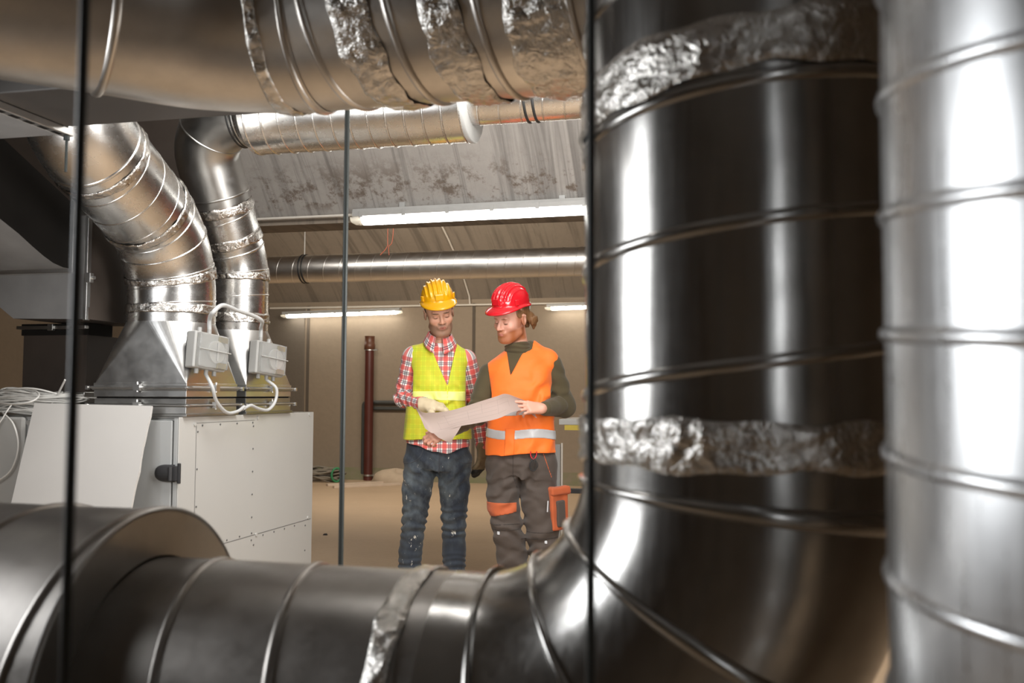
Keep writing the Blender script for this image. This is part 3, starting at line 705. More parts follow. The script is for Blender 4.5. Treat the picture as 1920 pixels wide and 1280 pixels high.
# work table and post at the right, mostly behind the upright duct
t = empty('trestle_table', (*hit(1090, 905, 2, 0).xy, 0), 'white topped table edge showing right of the orange vest', 'table')
yt = 8.3; xa = hit(1048, 790, 1, yt).x; z = hit(1070, 790, 1, yt).z
b = MB(); b.box((xa, yt, z-.03), (xa+1.5, yt+.7, z+.02)); b.build('table_top', M['white_paint'], t, bevel=.005)
b = MB(); b.box((xa+.05, yt+.0, z-.075), (xa+.35, yt+.02, z-.031)); b.build('trim_strip', plain('yellow_trim', (.55,.42,.06), .5), t)
for lx in (.6, 1.4):
    for ly in (.06, .6): b = MB(); b.cyl((xa+lx, yt+ly, 0), (xa+lx, yt+ly, z-.03), .02, 10); b.build('leg', M['plastic_grey'], t)
yq = 6.6; p = hit(1047, 910, 1, yq); q = hit(1051, 833, 1, yq)
t = empty('measuring_stand', (p.x, yq, 0), 'thin pale upright stand behind the brown trousers', 'stand')
b = MB(); b.box((p.x-.022, yq, .0), (p.x+.012, yq+.02, q.z)); b.build('flat_post', M['plastic_grey'], t); b = MB(); b.cyl((p.x+.024, yq, 0), (p.x+.024, yq, q.z+.01), .007, 10); b.build('rod', M['conduit'], t)
pf = hit(1075, 920, 1, yq); b = MB(); b.box((p.x-.05, yq-.02, pf.z-.016), (p.x+.5, yq+.03, pf.z+.016)); b.build('cross_bar', M['plastic_dark'], t, bevel=.004)

# ------------------------------------------------------------------ light
def area(name, loc, tgt, size, sy, watt, col=(1, 1, 1)):  # unseen area lights, added to light men, cabinet and ducts
    l = bpy.data.lights.new(name, 'AREA'); l.shape = 'RECTANGLE'; l.size = size; l.size_y = sy; l.energy = watt; l.color = col
    o = bpy.data.objects.new(name, l); COL.objects.link(o); o.location = loc
    o.rotation_euler = (Vector(tgt)-Vector(loc)).to_track_quat('-Z', 'Y').to_euler(); return o
area('key_softbox', (-.7, 2.95, 3.6), (-1.9, 5.2, 1.2), 2.4, 1.1, 150, (1, .97, .93))
p_ = P(1345, 560, 2.75); area('right_softbox', p_, (-2.1, 5.0, 1.15), .6, .9, 38, (1, .98, .95))
area('ceiling_wash', (-.2, 3.3, 2.6), (-1.0, 6.2, 3.0), 1.5, .4, 30, (1, .97, .93))
area('left_softbox', (-3.0, .9, 1.75), (.4, 1.3, 1.45), 1.1, 1.3, 46, (.96, .98, 1))
area('left_fill', (-2.4, 2.2, 1.3), (-3.6, 3.9, 1.6), .6, .5, 10, (1, .98, .96))
area('pipe_fill', (-2.4, 6.95, 2.75), (-2.4, 9.0, 1.9), 3.2, .25, 45, (1, .95, .88))  # unseen strip added behind the ceiling edge to brighten the long pipe
area('back_wash', (-3.5, 9.0, 3.0), (-4, 12.6, 1.0), 3.5, .6, 130, (1, .90, .76))
w = bpy.data.worlds.new('World'); SC.world = w; w.use_nodes = True
w.node_tree.nodes['Background'].inputs[0].default_value = (.9, .95, 1, 1); w.node_tree.nodes['Background'].inputs[1].default_value = .10
cam = bpy.data.cameras.new('camera'); cam.sensor_width = 36; cam.lens = 36*F/1920; cam.clip_start = .02
co = bpy.data.objects.new('camera', cam); COL.objects.link(co); SC.camera = co
Rm = Matrix((rgt, upv, -fwd)).transposed(); co.matrix_world = Matrix.Translation(CAM) @ Rm.to_4x4()
cam.dof.use_dof = True; cam.dof.focus_distance = 5.7; cam.dof.aperture_fstop = 3.6
SC.view_settings.view_transform = 'Standard'; SC.view_settings.look = 'None'; SC.view_settings.exposure = 0
SC.cycles.use_denoising = True; SC.cycles.max_bounces = 8; SC.cycles.sample_clamp_indirect = 6
# ------------------------------------------------------------------ people: smooth-blended solids on a grid, skinned to one mesh
V3 = lambda *a: np.array(a, dtype=np.float64)
def smin(a, b, k):
    h = np.maximum(k-np.abs(a-b), 0)/k; return np.minimum(a, b)-h*h*k*.25
class Grid:
    def __init__(s, lo, hi, h):
        s.h = h; s.lo = np.array(lo, float); s.n = np.ceil((np.array(hi)-s.lo)/h).astype(int)+1
        s.ax = [s.lo[i]+h*np.arange(s.n[i]) for i in range(3)]; s.d = np.full(s.n, 1.0, np.float32)
    def sub(s, lo, hi):
        a = np.clip(np.floor((np.array(lo)-s.lo)/s.h).astype(int), 0, s.n); b = np.clip(np.ceil((np.array(hi)-s.lo)/s.h).astype(int)+1, 0, s.n)
        sl = tuple(slice(x, y) for x, y in zip(a, b))
        if any(y <= x for x, y in zip(a, b)): return None, None
        G = np.stack(np.meshgrid(*[s.ax[i][sl[i]] for i in range(3)], indexing='ij'), -1); return sl, G
    def add(s, pr, k=.01, inf=0.0):
        f, lo, hi = pr; m = k+3*s.h+max(inf, 0); sl, G = s.sub(np.array(lo)-m, np.array(hi)+m)
        if sl is None: return s
        v = f(G)-inf; s.d[sl] = smin(s.d[sl], v, k) if k > 0 else np.minimum(s.d[sl], v); return s
    def cut(s, pr, k=.005):
        f, lo, hi = pr; m = k+3*s.h; sl, G = s.sub(np.array(lo)-m, np.array(hi)+m)
        if sl is None: return s
        s.d[sl] = -smin(-s.d[sl], f(G), k); return s
    def all(s): return s.sub(s.lo-1, s.lo+s.n*s.h+1)
    def keep(s, f):            # intersect with f(G) < 0
        sl, G = s.all(); s.d = np.maximum(s.d, f(G).astype(np.float32)); return s
    def warp(s, f):            # add a displacement near the surface only
        m = np.abs(s.d) < .04; ii = np.argwhere(m); p = s.lo+ii*s.h; s.d[m] -= f(p).astype(np.float32); return s
    def blur(s):
        d = np.clip(s.d, -.05, .05)
        for a in range(3):
            d = .5*d+.25*(np.roll(d, 1, a)+np.roll(d, -1, a))
        s.d = d; return s
    def mesh(s):
        d = s.d.copy()
        for a in range(3):
            i = [slice(None)]*3; i[a] = 0; d[tuple(i)] = 1; i[a] = -1; d[tuple(i)] = 1
        ins = d < 0; nx, ny, nz = ins.shape; cnt = np.zeros((nx-1, ny-1, nz-1), np.int8); C = [(a, b, c) for a in (0, 1) for b in (0, 1) for c in (0, 1)]
        for a, b, c in C: cnt += ins[a:nx-1+a, b:ny-1+b, c:nz-1+c]
        act = np.argwhere((cnt > 0) & (cnt < 8)); idm = np.full(cnt.shape, -1, np.int64); idm[tuple(act.T)] = np.arange(len(act))
        cv = np.stack([d[act[:,0]+a, act[:,1]+b, act[:,2]+c] for a, b, c in C], 1); sm = np.zeros((len(act), 3)); num = np.zeros(len(act))
        for i, ca in enumerate(C):
            for j, cb in enumerate(C):
                if j > i and sum(abs(x-y) for x, y in zip(ca, cb)) == 1:
                    da, db = cv[:,i], cv[:,j]; m = (da < 0) != (db < 0); t = np.where(m, da/np.where(m, da-db, 1), 0)
                    sm += np.where(m[:,None], np.array(ca)+(np.array(cb)-np.array(ca))*t[:,None], 0); num += m
        vs = s.lo+(act+sm/num[:,None])*s.h; qs = []
        for ax in range(3):
            o1, o2 = [(1, 2), (2, 0), (0, 1)][ax]; A = [slice(None)]*3; B = [slice(None)]*3; A[ax] = slice(0, -1); B[ax] = slice(1, None)
            a, b = ins[tuple(A)], ins[tuple(B)]; e = np.argwhere(a != b); e = e[(e[:,o1] > 0) & (e[:,o2] > 0) & (e[:,o1] < ins.shape[o1]-1) & (e[:,o2] < ins.shape[o2]-1)]
            sg = a[tuple(e.T)]
            def cell(u, v): q = e.copy(); q[:,o1] -= u; q[:,o2] -= v; return idm[tuple(q.T)]
            q = np.stack([cell(1, 1), cell(0, 1), cell(0, 0), cell(1, 0)], 1); q[~sg] = q[~sg][:, ::-1]; qs.append(q)
        return vs, np.concatenate(qs)
def link_mesh(name, vs, qs, mat, parent=None, cols=None, uv=None):
    me = bpy.data.meshes.new(name); me.vertices.add(len(vs)); me.vertices.foreach_set('co', np.asarray(vs, np.float32).ravel())
    n = len(qs); me.loops.add(n*4); me.loops.foreach_set('vertex_index', qs.ravel().astype(np.int32)); me.polygons.add(n)
    me.polygons.foreach_set('loop_start', np.arange(0, n*4, 4, dtype=np.int32)); me.polygons.foreach_set('use_smooth', np.ones(n, bool)); me.update(); me.validate()
    if cols is not None:
        a = me.attributes.new('Col', 'FLOAT_COLOR', 'POINT'); a.data.foreach_set('color', np.concatenate([cols, np.ones((len(cols), 1))], 1).astype(np.float32).ravel())
    if uv is not None:
        a = me.attributes.new('cloth_uv', 'FLOAT_VECTOR', 'POINT'); a.data.foreach_set('vector', np.asarray(uv, np.float32).ravel())
    for m in (mat if isinstance(mat, list) else [mat]): me.materials.append(m)
    o = bpy.data.objects.new(name, me); link(o, parent); return o
def cap(a, b, ra, rb):          # tapered capsule
    a, b = V3(*a), V3(*b); ab = b-a; L2 = ab@ab+1e-12; r = max(ra, rb)
    def f(G):
        q = G-a; t = np.clip((q@ab)/L2, 0, 1); return np.linalg.norm(q-t[..., None]*ab, axis=-1)-(ra+(rb-ra)*t)
    return f, np.minimum(a, b)-r, np.maximum(a, b)+r
def ell(c, r, Mx=None, o=(0, 0, 0)):  # ellipsoid, optional rotation Mx (3x3) about origin o
    c, r = V3(*c), V3(*r); R = np.eye(3) if Mx is None else Mx; cw = R@c+np.array(o)
    def f(G):
        q = (G-cw)@R; k0 = np.linalg.norm(q/r, axis=-1); k1 = np.linalg.norm(q/(r*r), axis=-1)+1e-9; return k0*(k0-1)/k1
    m = r.max(); return f, cw-m, cw+m
def loft(st, n=2.3):            # stations (z, cx, cy, rx, ry): upright body of oval sections
    st = np.array(sorted(st)); z0, z1 = st[0, 0], st[-1, 0]
    def f(G):
        z = G[..., 2]; zz = np.clip(z, z0, z1); I = lambda k: np.interp(zz, st[:,0], st[:,k])
        x = np.abs(G[..., 0]-I(1))/I(3); y = np.abs(G[..., 1]-I(2))/I(4); q = (x**n+y**n)**(1/n); d = (q-1)*np.minimum(I(3), I(4))
        return np.maximum(d, np.maximum(z0-z, z-z1))
    return f, V3((st[:,1]-st[:,3]).min(), (st[:,2]-st[:,4]).min(), z0), V3((st[:,1]+st[:,3]).max(), (st[:,2]+st[:,4]).max(), z1)
def rbox(c, h, r, R=None):
    c, h = V3(*c), V3(*h); R = np.eye(3) if R is None else R
    def f(G):
        q = np.abs((G-c)@R)-(h-r); return np.linalg.norm(np.maximum(q, 0), axis=-1)+np.minimum(q.max(-1), 0)-r
    m = np.linalg.norm(h); return f, c-m, c+m
def rot(yaw, pitch, roll):
    return np.array(Matrix.Rotation(math.radians(roll), 3, 'Y') @ Matrix.Rotation(math.radians(yaw), 3, 'Z') @ Matrix.Rotation(math.radians(pitch), 3, 'X'))
def nz(v): v = V3(*v); return v/np.linalg.norm(v)
def hand(w, fd, nr, thumb, curl, spread=.0, sc=1.0, thumb_dir=(.55, .75, -.25), th_curl=.35):
    """wrist w, finger direction fd, back-of-hand normal nr, thumb side +1/-1: returns palm and finger capsules"""
    fd = nz(fd); nr = nz(V3(*nr)-fd*(fd@V3(*nr))); lt = np.cross(fd, nr)*thumb; w = V3(*w); out = []
    offs = (.030, .0105, -.0095, -.0285); base = (.086, .090, .085, .076); ln = ((.043, .026, .020), (.047, .030, .021), (.043, .028, .020), (.033, .020, .018)); rd = (.0098, .0100, .0095, .0085)
    for i in range(4):
        k = w+(fd*base[i]+lt*offs[i])*sc; out.append((w+lt*offs[i]*.55*sc+fd*.01*sc, k, .0165*sc, .0125*sc, .012))
        p = k; ang = 0; d0 = fd+lt*spread*(1.5-i)*.6; d0 = d0/np.linalg.norm(d0)
        for j in range(3):
            ang += curl[i][j]; d = d0*math.cos(ang)-nr*math.sin(ang); q = p+d*ln[i][j]*sc; r = rd[i]*sc
            out.append((p, q, r*(1-.08*j), r*(1-.08*(j+1)), .004)); p = q
    t0 = w+(fd*.022+lt*.022-nr*.006)*sc; d = nz(fd*thumb_dir[0]+lt*thumb_dir[1]+nr*thumb_dir[2]); t1 = t0+d*.045*sc
    d2 = nz(d*math.cos(th_curl)+(fd*.8-nr*.5)*math.sin(th_curl)); t2 = t1+d2*.032*sc; t3 = t2+nz(d2+fd*.2)*.025*sc
    out += [(t0, t1, .0165*sc, .0125*sc, .012), (t1, t2, .0118*sc, .0105*sc, .006), (t2, t3, .0105*sc, .0085*sc, .004)]
    return out
def ss(x, a, b): t = np.clip((x-a)/(b-a), 0, 1); return t*t*(3-2*t)

HS = 1.09
def head_prims(R, o):
    """skull, brow, nose, cheeks, lips, jaw, ears in head axes (face towards -y)"""
    W = lambda p: R@(V3(*p)*HS)+o
    E = lambda c, r: ell(V3(*c)*HS, V3(*r)*HS, R, o); Cp = lambda a, b, ra, rb: cap(W(a), W(b), ra*HS, rb*HS)
    add = [(E((0, .012, .035), (.076, .096, .096)), .01), (E((0, -.030, -.035), (.062, .062, .080)), .03), (E((0, -.045, -.083), (.047, .045, .038)), .03),
           (E((0, -.081, -.104), (.022, .017, .016)), .022), (Cp((-.034, -.078, .017), (.034, -.078, .017), .013, .013), .016),
           (E((.041, -.062, -.028), (.022, .022, .018)), .022), (E((-.041, -.062, -.028), (.022, .022, .018)), .022),
           (Cp((.050, -.005, -.075), (.026, -.065, -.103), .018, .016), .025), (Cp((-.050, -.005, -.075), (-.026, -.065, -.103), .018, .016), .025)]
    sub = [(E((.031, -.098, -.004), (.019, .020, .013)), .014), (E((-.031, -.098, -.004), (.019, .020, .013)), .014)]
    add2 = [(E((.031, -.077, -.005), (.0135, .0125, .0115)), .004), (E((-.031, -.077, -.005), (.0135, .0125, .0115)), .004),
            (Cp((0, -.089, .006), (0, -.109, -.033), .0075, .0105), .010), (E((.0105, -.098, -.037), (.0085, .011, .008)), .007), (E((-.0105, -.098, -.037), (.0085, .011, .008)), .007),
            (E((0, -.090, -.062), (.027, .012, .016)), .014),
            (Cp((-.019, -.091, -.0625), (0, -.0985, -.0590), .0035, .0055), .005), (Cp((.019, -.091, -.0625), (0, -.0985, -.0590), .0035, .0055), .005),
            (Cp((-.016, -.091, -.0695), (.016, -.091, -.0695), .0055, .0055), .006), (Cp((-.008, -.0945, -.0695), (.008, -.0945, -.0695), .006, .006), .005)]
    add2 += [(E((sx*.078, .012, -.008), (.0075, .018, .031)), .006) for sx in (1, -1)]
    add2 += [(Cp((sx*.081, .024, .012), (sx*.082, .004, .018), .006, .006), .006) for sx in (1, -1)]
    sub2 = [(E((sx*.087, .010, -.006), (.005, .009, .015)), .004) for sx in (1, -1)] + [(E((sx*.009, -.105, -.044), (.004, .006, .003)), .003) for sx in (1, -1)]
    sub2 += [(Cp((-.018, -.0985, -.0650), (.018, -.0985, -.0650), .0012, .0012), .003)]
    return add, sub, add2, sub2
def head_colors(q, skin, lip, brow, beard, full):
    """q: points in head axes"""
    x, y, z = np.abs(q[:,0]), q[:,1], q[:,2]; n = len(q); c = np.tile(V3(*skin), (n, 1))
    def mix(m, col): nonlocal c; c = c*(1-m[:,None])+V3(*col)*m[:,None]
    ns = snoise(q, 14, 3)
    mix(.35*np.exp(-(((x-.042)/.02)**2+((z+.033)/.02)**2))*(y < -.03), (skin[0]*.95, skin[1]*.62, skin[2]*.58)); mix(.35*np.exp(-((x/.016)**2+((z+.035)/.015)**2))*(y < -.09), (skin[0]*.95, skin[1]*.62, skin[2]*.58))
    jaw = ss(z, -.040-.15*(.07-x), -.075)*0
    line = -.042-.35*np.clip(.055-x, 0, .06)*(y < -.02)        # edge of the beard
    m = ss(line-z, -.006, .012)*ss(-.02-(z+.02), -.02, .02)*ss(y, .055, .02); side = ss(x, .052, .064)*ss(y, -.045, -.02)*ss(y, .02, .0)*ss(z, .03, .01); m = np.maximum(m, side*.8)
    mus = ss(.013-np.abs(z+.050), 0, .005)*ss(.028-x, 0, .006)*(y < -.075); m = np.maximum(m, mus*.9)
    under = ss(-.112-z, 0, .01); m = m*(1-.75*under)
    mix(np.clip(m*(full+.12*ns), 0, 1), beard)
    lp = ss(1-((x/.021)**2+((z+.0655)/.0095)**2), 0, .35)*(y < -.085); mix(lp*.85, lip)
    mix(ss(1-((x/.021)**2+((z+.0650)/.0016)**2), 0, .5)*(y < -.08)*.6, (.10, .03, .02))
    br = ss(1-(((x-.030)/.020)**2+((z-.0165-.05*(x-.03))/.0052)**2), 0, .5)*(y < -.06); mix(br*.8, brow)
    mix(.30*ss(1-(((x-.030)/.020)**2+((z+.004)/.012)**2), 0, .6)*(y < -.06), (skin[0]*.55, skin[1]*.42, skin[2]*.36))
    mix(ss(1-(((x-.031)/.0145)**2+((z+.0100)/.0032)**2), 0, .5)*(y < -.06)*.85, (.05, .03, .022))
    mix(ss(1-(((x-.009)/.005)**2+((z+.0440)/.004)**2), 0, .5)*(y < -.08)*.7, (.12, .04, .03))
    return c
def helmet(name, R, o, parent, mat, zc=.092, tilt=-3, label=None, ridge=.0065):
    Rt = R@np.array(Matrix.Rotation(math.radians(tilt), 3, 'X')); A = 128; rows = []; rx, ry, rz = .0985, .126, .112
    def pt(ph, a, s=1.0, rd=1.0):
        d = V3(math.sin(ph)*math.cos(a), math.sin(ph)*math.sin(a), math.cos(ph)); p = d*V3(rx, ry, rz)*s
        u = p[0]/.0245; top = ss(np.array(d[2]), .10, .38)*ss(np.array(.080-abs(p[0])), 0, .012)*ss(np.array(.10-p[1]), 0, .03)
        return p*(1+rd*float(top)*ridge/.11*(max(0.0, math.cos(2*PI*u))**.7*1.6-.35))
    N = 40
    for i in range(1, N+1):
        ph = PI/2*i/N*1.02; rows.append([pt(ph, 2*PI*k/A) for k in range(A)])
    rim = rows[-1]
    def flange(e0, e1, dz0, dz1):
        r = []
        for k in range(A):
            a = 2*PI*k/A; f = max(0.0, -math.sin(a)); f2 = f**1.6; p = rim[k].copy(); n = V3(math.cos(a), math.sin(a)*.95, 0); p += n*(e0+e1*f2); p[2] += dz0+dz1*f2-.010*max(0, math.sin(a)); r.append(p)
        return r
    rows += [flange(.003, .004, -.006, -.003), flange(.008, .020, -.009, -.010), flange(.011, .043, -.013, -.021), flange(.011, .045, -.017, -.026), flange(.004, .030, -.017, -.024), flange(-.006, .0, -.012, -.006)]
    for i in range(N, 0, -4): rows.append([pt(PI/2*i/N*1.02, 2*PI*k/A, .955, 0) for k in range(A)])
    W = lambda p: Vector(Rt@(p+V3(0, .006, zc))+o)
    b = MB(); b.rings([[W(p) for p in r] for r in rows], True, False); b.add([W(pt(0.0, 0))], []); n0 = len(b.v)-1
    for k in range(A): b.f.append([n0, k, (k+1) % A]); b.mi.append(0)
    n1 = len(b.v); b.add([W(pt(0, 0, .955, 0))], []); s0 = (len(rows)-1)*A
    for k in range(A): b.f.append([n1, s0+(k+1) % A, s0+k]); b.mi.append(0)
    h = b.build(name, mat, None, fix=True); h.location = (0, 0, 0); me = h.data
    # MB.build moved the origin; put the vertices back into the person's axes
    a = np.array(b.v); off = Vector((float(a[:,0].mean()), float(a[:,1].mean()), float(a[:,2].min()))); me.transform(Matrix.Translation(off)); h.parent = parent
    if label: h['label'] = label
    def extra(nm, boxes, mt, bev=.002):
        bb = MB()
        for lo, hi, ang in boxes:
            Mz = Matrix.Rotation(ang, 4, 'Z'); x0, y0, z0 = lo; x1, y1, z1 = hi
            bb.hexa([W(np.array(Mz@Vector(q))) for q in ((x0,y0,z0),(x1,y0,z0),(x1,y1,z0),(x0,y1,z0),(x0,y0,z1),(x1,y0,z1),(x1,y1,z1),(x0,y1,z1))])
        me_o = bb.build(nm, mt, None, bevel=bev); a = np.array(bb.v); off = Vector((float(a[:,0].mean()), float(a[:,1].mean()), float(a[:,2].min()))); me_o.location = (0, 0, 0); me_o.data.transform(Matrix.Translation(off)); me_o.parent = h
    extra('front_plate', [((-.026, -.131, .004), (.026, -.122, .040), 0)], mat, .004)
    extra('side_slot', [((-.012, -.113, -.004), (.012, -.104, .030), math.radians(-62))], mat, .004); extra('side_slot', [((-.012, -.113, -.004), (.012, -.104, .030), math.radians(62))], mat, .004)
    return h, W
# --- materials for cloth and skin
def skin_mat():
    k = NT('skin'); k.set('Base Color', k.attr('Col', 'Color')); k.set('Roughness', .5); k.set('Subsurface Weight', .12); k.set('Subsurface Radius', (.012, .005, .003)); k.set('Subsurface Scale', .6)
    k.bump(k.noise(k.coord(), 160, 3), .12, .002); return k.m
def stripe(k, s, period, a, b, soft=.02, off=0):
    f = k.math('FRACT', k.math('MULTIPLY_ADD', s, 1/period, 10+off)); return k.ramp(f, [(max(0, a-soft), 0), (a+soft, 1), (b-soft, 1), (min(1, b+soft), 0)])
def plaid(k, uv):
    u, v, _ = k.sep(uv); per = .058
    base = (.80, .77, .75)
    ru, rv = stripe(k, u, per, .04, .46), stripe(k, v, per, .04, .46)
    c = k.mix(k.math('MULTIPLY', ru, .82), base, (.72, .075, .06)); c = k.mix(k.math('MULTIPLY', rv, .72), c, (.72, .075, .06))
    for s, a in ((u, .64), (u, .80), (v, .64), (v, .80)): c = k.mix(k.math('MULTIPLY', stripe(k, s, per, a, a+.07, .015), .85), c, (.018, .02, .055))
    return c
def cloth_mat(name, kind, c=None, rough=.85, weave=900, c2=None):
    k = NT(name); v = k.coord(); fold = k.noise(v, 7, 5, .6)
    if kind == 'plaid': col = plaid(k, k.attr('cloth_uv'))
    elif kind == 'vestmesh':
        pl = plaid(k, k.coord((1, 1, 1), 'Object', (PI/2, 0, 0))); col = k.mix(.24, (.60, .74, .03), k.mix(1, (.90, .72, .04), pl, 'MULTIPLY'))
        col = k.mix(k.math('MULTIPLY', k.ramp(fold, [(.4, 0), (.65, 1)]), .35), col, (.80, .74, .05))
    elif kind == 'denim':
        x, y, z = k.sep(v); f = k.noise(k.coord((1.6, 1.6, .9)), 6, 6, .62); g = k.noise(v, 120, 3, .8)
        fade = k.math('MULTIPLY', k.ramp(f, [(.42, 0), (.66, 1)]), k.ramp(z, [(.25, .25), (.45, .8), (.75, .9), (.86, .35)]))
        col = k.mix(fade, (.018, .026, .040), (.125, .15, .165)); col = k.mix(k.math('MULTIPLY', g, .35), col, (.012, .016, .026))
        sp = k.noise(k.coord((1, 1, .45)), 34, 4, .75); reg = k.noise(v, 6, 2); m = k.math('MULTIPLY', k.ramp(sp, [(.63, 0), (.65, 1)]), k.ramp(reg, [(.52, 0), (.57, 1)])); col = k.mix(m, col, (.62, .60, .54))
    else:
        col = k.mix(fold, c, c2 or [min(1, q*1.25) for q in c])
    k.set('Base Color', col); k.set('Roughness', rough); k.set('Sheen Weight', .15)
    k.bump(k.math('ADD', k.math('MULTIPLY', k.noise(v, weave, 2), .12), k.noise(v, 26, 3)), .22, .006); return k.m
MS = skin_mat()
MC = dict(browns=cloth_mat('dark_brown_seam', '', (.032, .025, .021), .9), seamd=cloth_mat('denim_seam', '', (.03, .036, .048), .9, 900, (.05, .055, .065)), plaid=cloth_mat('plaid_shirt_cloth', 'plaid'), lime=cloth_mat('lime_mesh_cloth', 'vestmesh', rough=.7), limeband=cloth_mat('pale_lime_band', '', (.74, .80, .22), .45),
    limetrim=cloth_mat('lime_binding', '', (.70, .80, .05), .6), denim=cloth_mat('worn_denim', 'denim'), orange=cloth_mat('orange_vest_cloth', '', (.90, .155, .012), .65, 900, (1.0, .21, .018)),
    silver=cloth_mat('silver_reflective_band', '', (.42, .43, .45), .35, 900, (.58, .59, .61)), olive=cloth_mat('olive_brown_knit', '', (.058, .045, .020), .95, 900, (.085, .066, .032)), brown=cloth_mat('brown_work_cloth', '', (.056, .043, .036), .85, 900, (.078, .060, .050)),
    patch=cloth_mat('rust_orange_cloth', '', (.40, .085, .025), .8), glove=cloth_mat('cream_leather', '', (.60, .48, .30), .8, 300, (.72, .62, .44)), khaki=cloth_mat('khaki_leather', '', (.20, .155, .09), .8, 300), black=cloth_mat('black_rubber_cloth', '', (.012, .012, .012), .6), tee=cloth_mat('white_tee', '', (.68, .67, .66)))
def hair_mat(name, c, c2):
    k = NT(name); n = k.noise(k.coord((90, 90, 9)), 1, 4, .7); k.set('Base Color', k.mix(n, c, c2)); k.set('Roughness', .45); k.bump(n, .7, .006); return k.m
HA = hair_mat('dark_brown_hair', (.020, .012, .008), (.06, .038, .025)); HB = hair_mat('light_brown_hair', (.10, .045, .018), (.32, .17, .075))
def gloss(name, c): k = NT(name); k.set('Base Color', (*c, 1)); k.set('Roughness', .22); k.set('Coat Weight', .4); k.bump(k.noise(k.coord(), 60, 2), .03, .002); return k.m
HY, HR = gloss('yellow_helmet_plastic', (.86, .43, .006)), gloss('red_helmet_plastic', (.66, .012, .022))

def crease(p, c, ax, freq, amp, width, seed):
    """folds across a limb near point c, running round axis ax"""
    ax = nz(ax); q = p-V3(*c); t = q@ax; n = snoise(p, 5, seed); return amp*np.sin(t*freq*6.283+2.2*n)*np.exp(-(np.linalg.norm(q, axis=-1)/width)**2)
def arm_uv(p, S, E, Wp):
    """coordinates along and round a two-bone arm; returns uv and distance to the arm axis"""
    best = None; acc = 0
    for a, b in ((S, E), (E, Wp)):
        a, b = V3(*a), V3(*b); ab = b-a; L = np.linalg.norm(ab); t = np.clip(((p-a)@ab)/L**2, 0, 1); q = p-a-t[:,None]*ab; r = np.linalg.norm(q, axis=1)
        e1 = nz(np.cross(ab, V3(0, 0, 1) if abs(ab[2])/L < .8 else V3(0, -1, 0))); e2 = np.cross(ab/L, e1); ang = np.arctan2(q@e2, q@e1)
        uv = np.stack([ang*.052, acc+t*L, 0*t], 1); acc += L
        best = (uv, r) if best is None else (np.where((r < best[1])[:,None], uv, best[0]), np.minimum(r, best[1]))
    return best
def part(name, g, mat, root, uvf=None, label=None, parent=None):
    vs, qs = g.mesh(); o = link_mesh(name, vs, qs, mat, parent or root, uv=None if uvf is None else uvf(vs))
    if label: o['label'] = label
    return o

def build_body(g, torso, shoulders, neck, headp, arms, hands, legs, feet):
    for t in torso: g.add(t, .02)
    for s in shoulders: g.add(s, .03)
    for a in arms: g.add(cap(*a), .02)
    for l in legs: g.add(cap(*l), .03)
    for f in feet: g.add(f, .02)
    add, sub, add2, sub2 = headp
    for p, k in add: g.add(p, k)
    for p, k in sub: g.cut(p, k)
    for n in neck: g.add(n, .018)
    for p, k in add2: g.add(p, k)
    for p, k in sub2: g.cut(p, k)
    for h in hands:
        for a, b, ra, rb, k in h: g.add(cap(a, b, ra, rb), k)

# =========================================================== man in the lime vest
DA = 5.80
ra_ = P(815, 1107, DA)
def mkroot(name, vs, qs, cols, loc, lab):
    o = link_mesh(name, vs, qs, MS, None, cols); o.location = (loc.x, loc.y, 0); o.rotation_euler = (0, 0, YAW); tag(o, lab, 'person'); return o
RA = rot(10, 20, -9); OA = V3(.014, -.045, 1.690)
hA = head_prims(RA, OA)
SA, EA, WA = (-.150, .0, 1.425), (-.205, .035, 1.172), (-.040, -.165, 1.128)
SB_, EB_, WB_ = (.180, .02, 1.405), (.243, .075, 1.135), (.283, .05, .885)
glA = hand(WA, (.93, -.32, -.10), (.25, -.35, .90), 1, [(.25, .5, .3), (.6, .7, .4), (.7, .8, .5), (.8, .8, .5)], .1, 1.05)
glB = hand(WB_, (-.05, -.06, -1), (.9, -.4, 0), -1, [(.25, .4, .3)]*4, .0, 1.08)
g = Grid((-.32, -.36, -.01), (.42, .26, 1.86), .0042)
build_body(g, [loft([(.80, .01, .0, .16, .105), (.95, .008, 0, .145, .10), (1.2, .012, 0, .16, .11), (1.38, .015, 0, .155, .095), (1.45, .015, .0, .10, .07)])], [cap((-.14, .005, 1.42), (.17, .01, 1.405), .045, .045)],
    [cap((.018, .018, 1.43), (.016, -.012, 1.63), .058, .056)], hA, [(SA, EA, .044, .038), (EA, WA, .038, .028), (SB_, EB_, .044, .038), (EB_, WB_, .038, .028)], [glA, glB],
    [((-.085, 0, .82), (-.125, -.02, .46), .085, .055), ((-.125, -.02, .46), (-.155, .02, .08), .05, .038), ((.105, 0, .82), (.117, -.02, .47), .085, .055), ((.117, -.02, .47), (.117, .02, .08), .05, .038)],
    [ell((-.155, -.05, .045), (.04, .12, .04)), ell((.120, -.05, .045), (.04, .12, .04))])
vs, qs = g.mesh(); q = (vs-OA)@RA/HS
sk = (.66, .375, .26); cols = head_colors(q, sk, (.42, .15, .115), (.055, .03, .018), (.12, .07, .045), .62)
cols[vs[:,2] < 1.3] = sk
A = mkroot('person', vs, qs, cols, ra_, 'man in yellow helmet, lime vest, plaid shirt and jeans, pointing at the drawing')
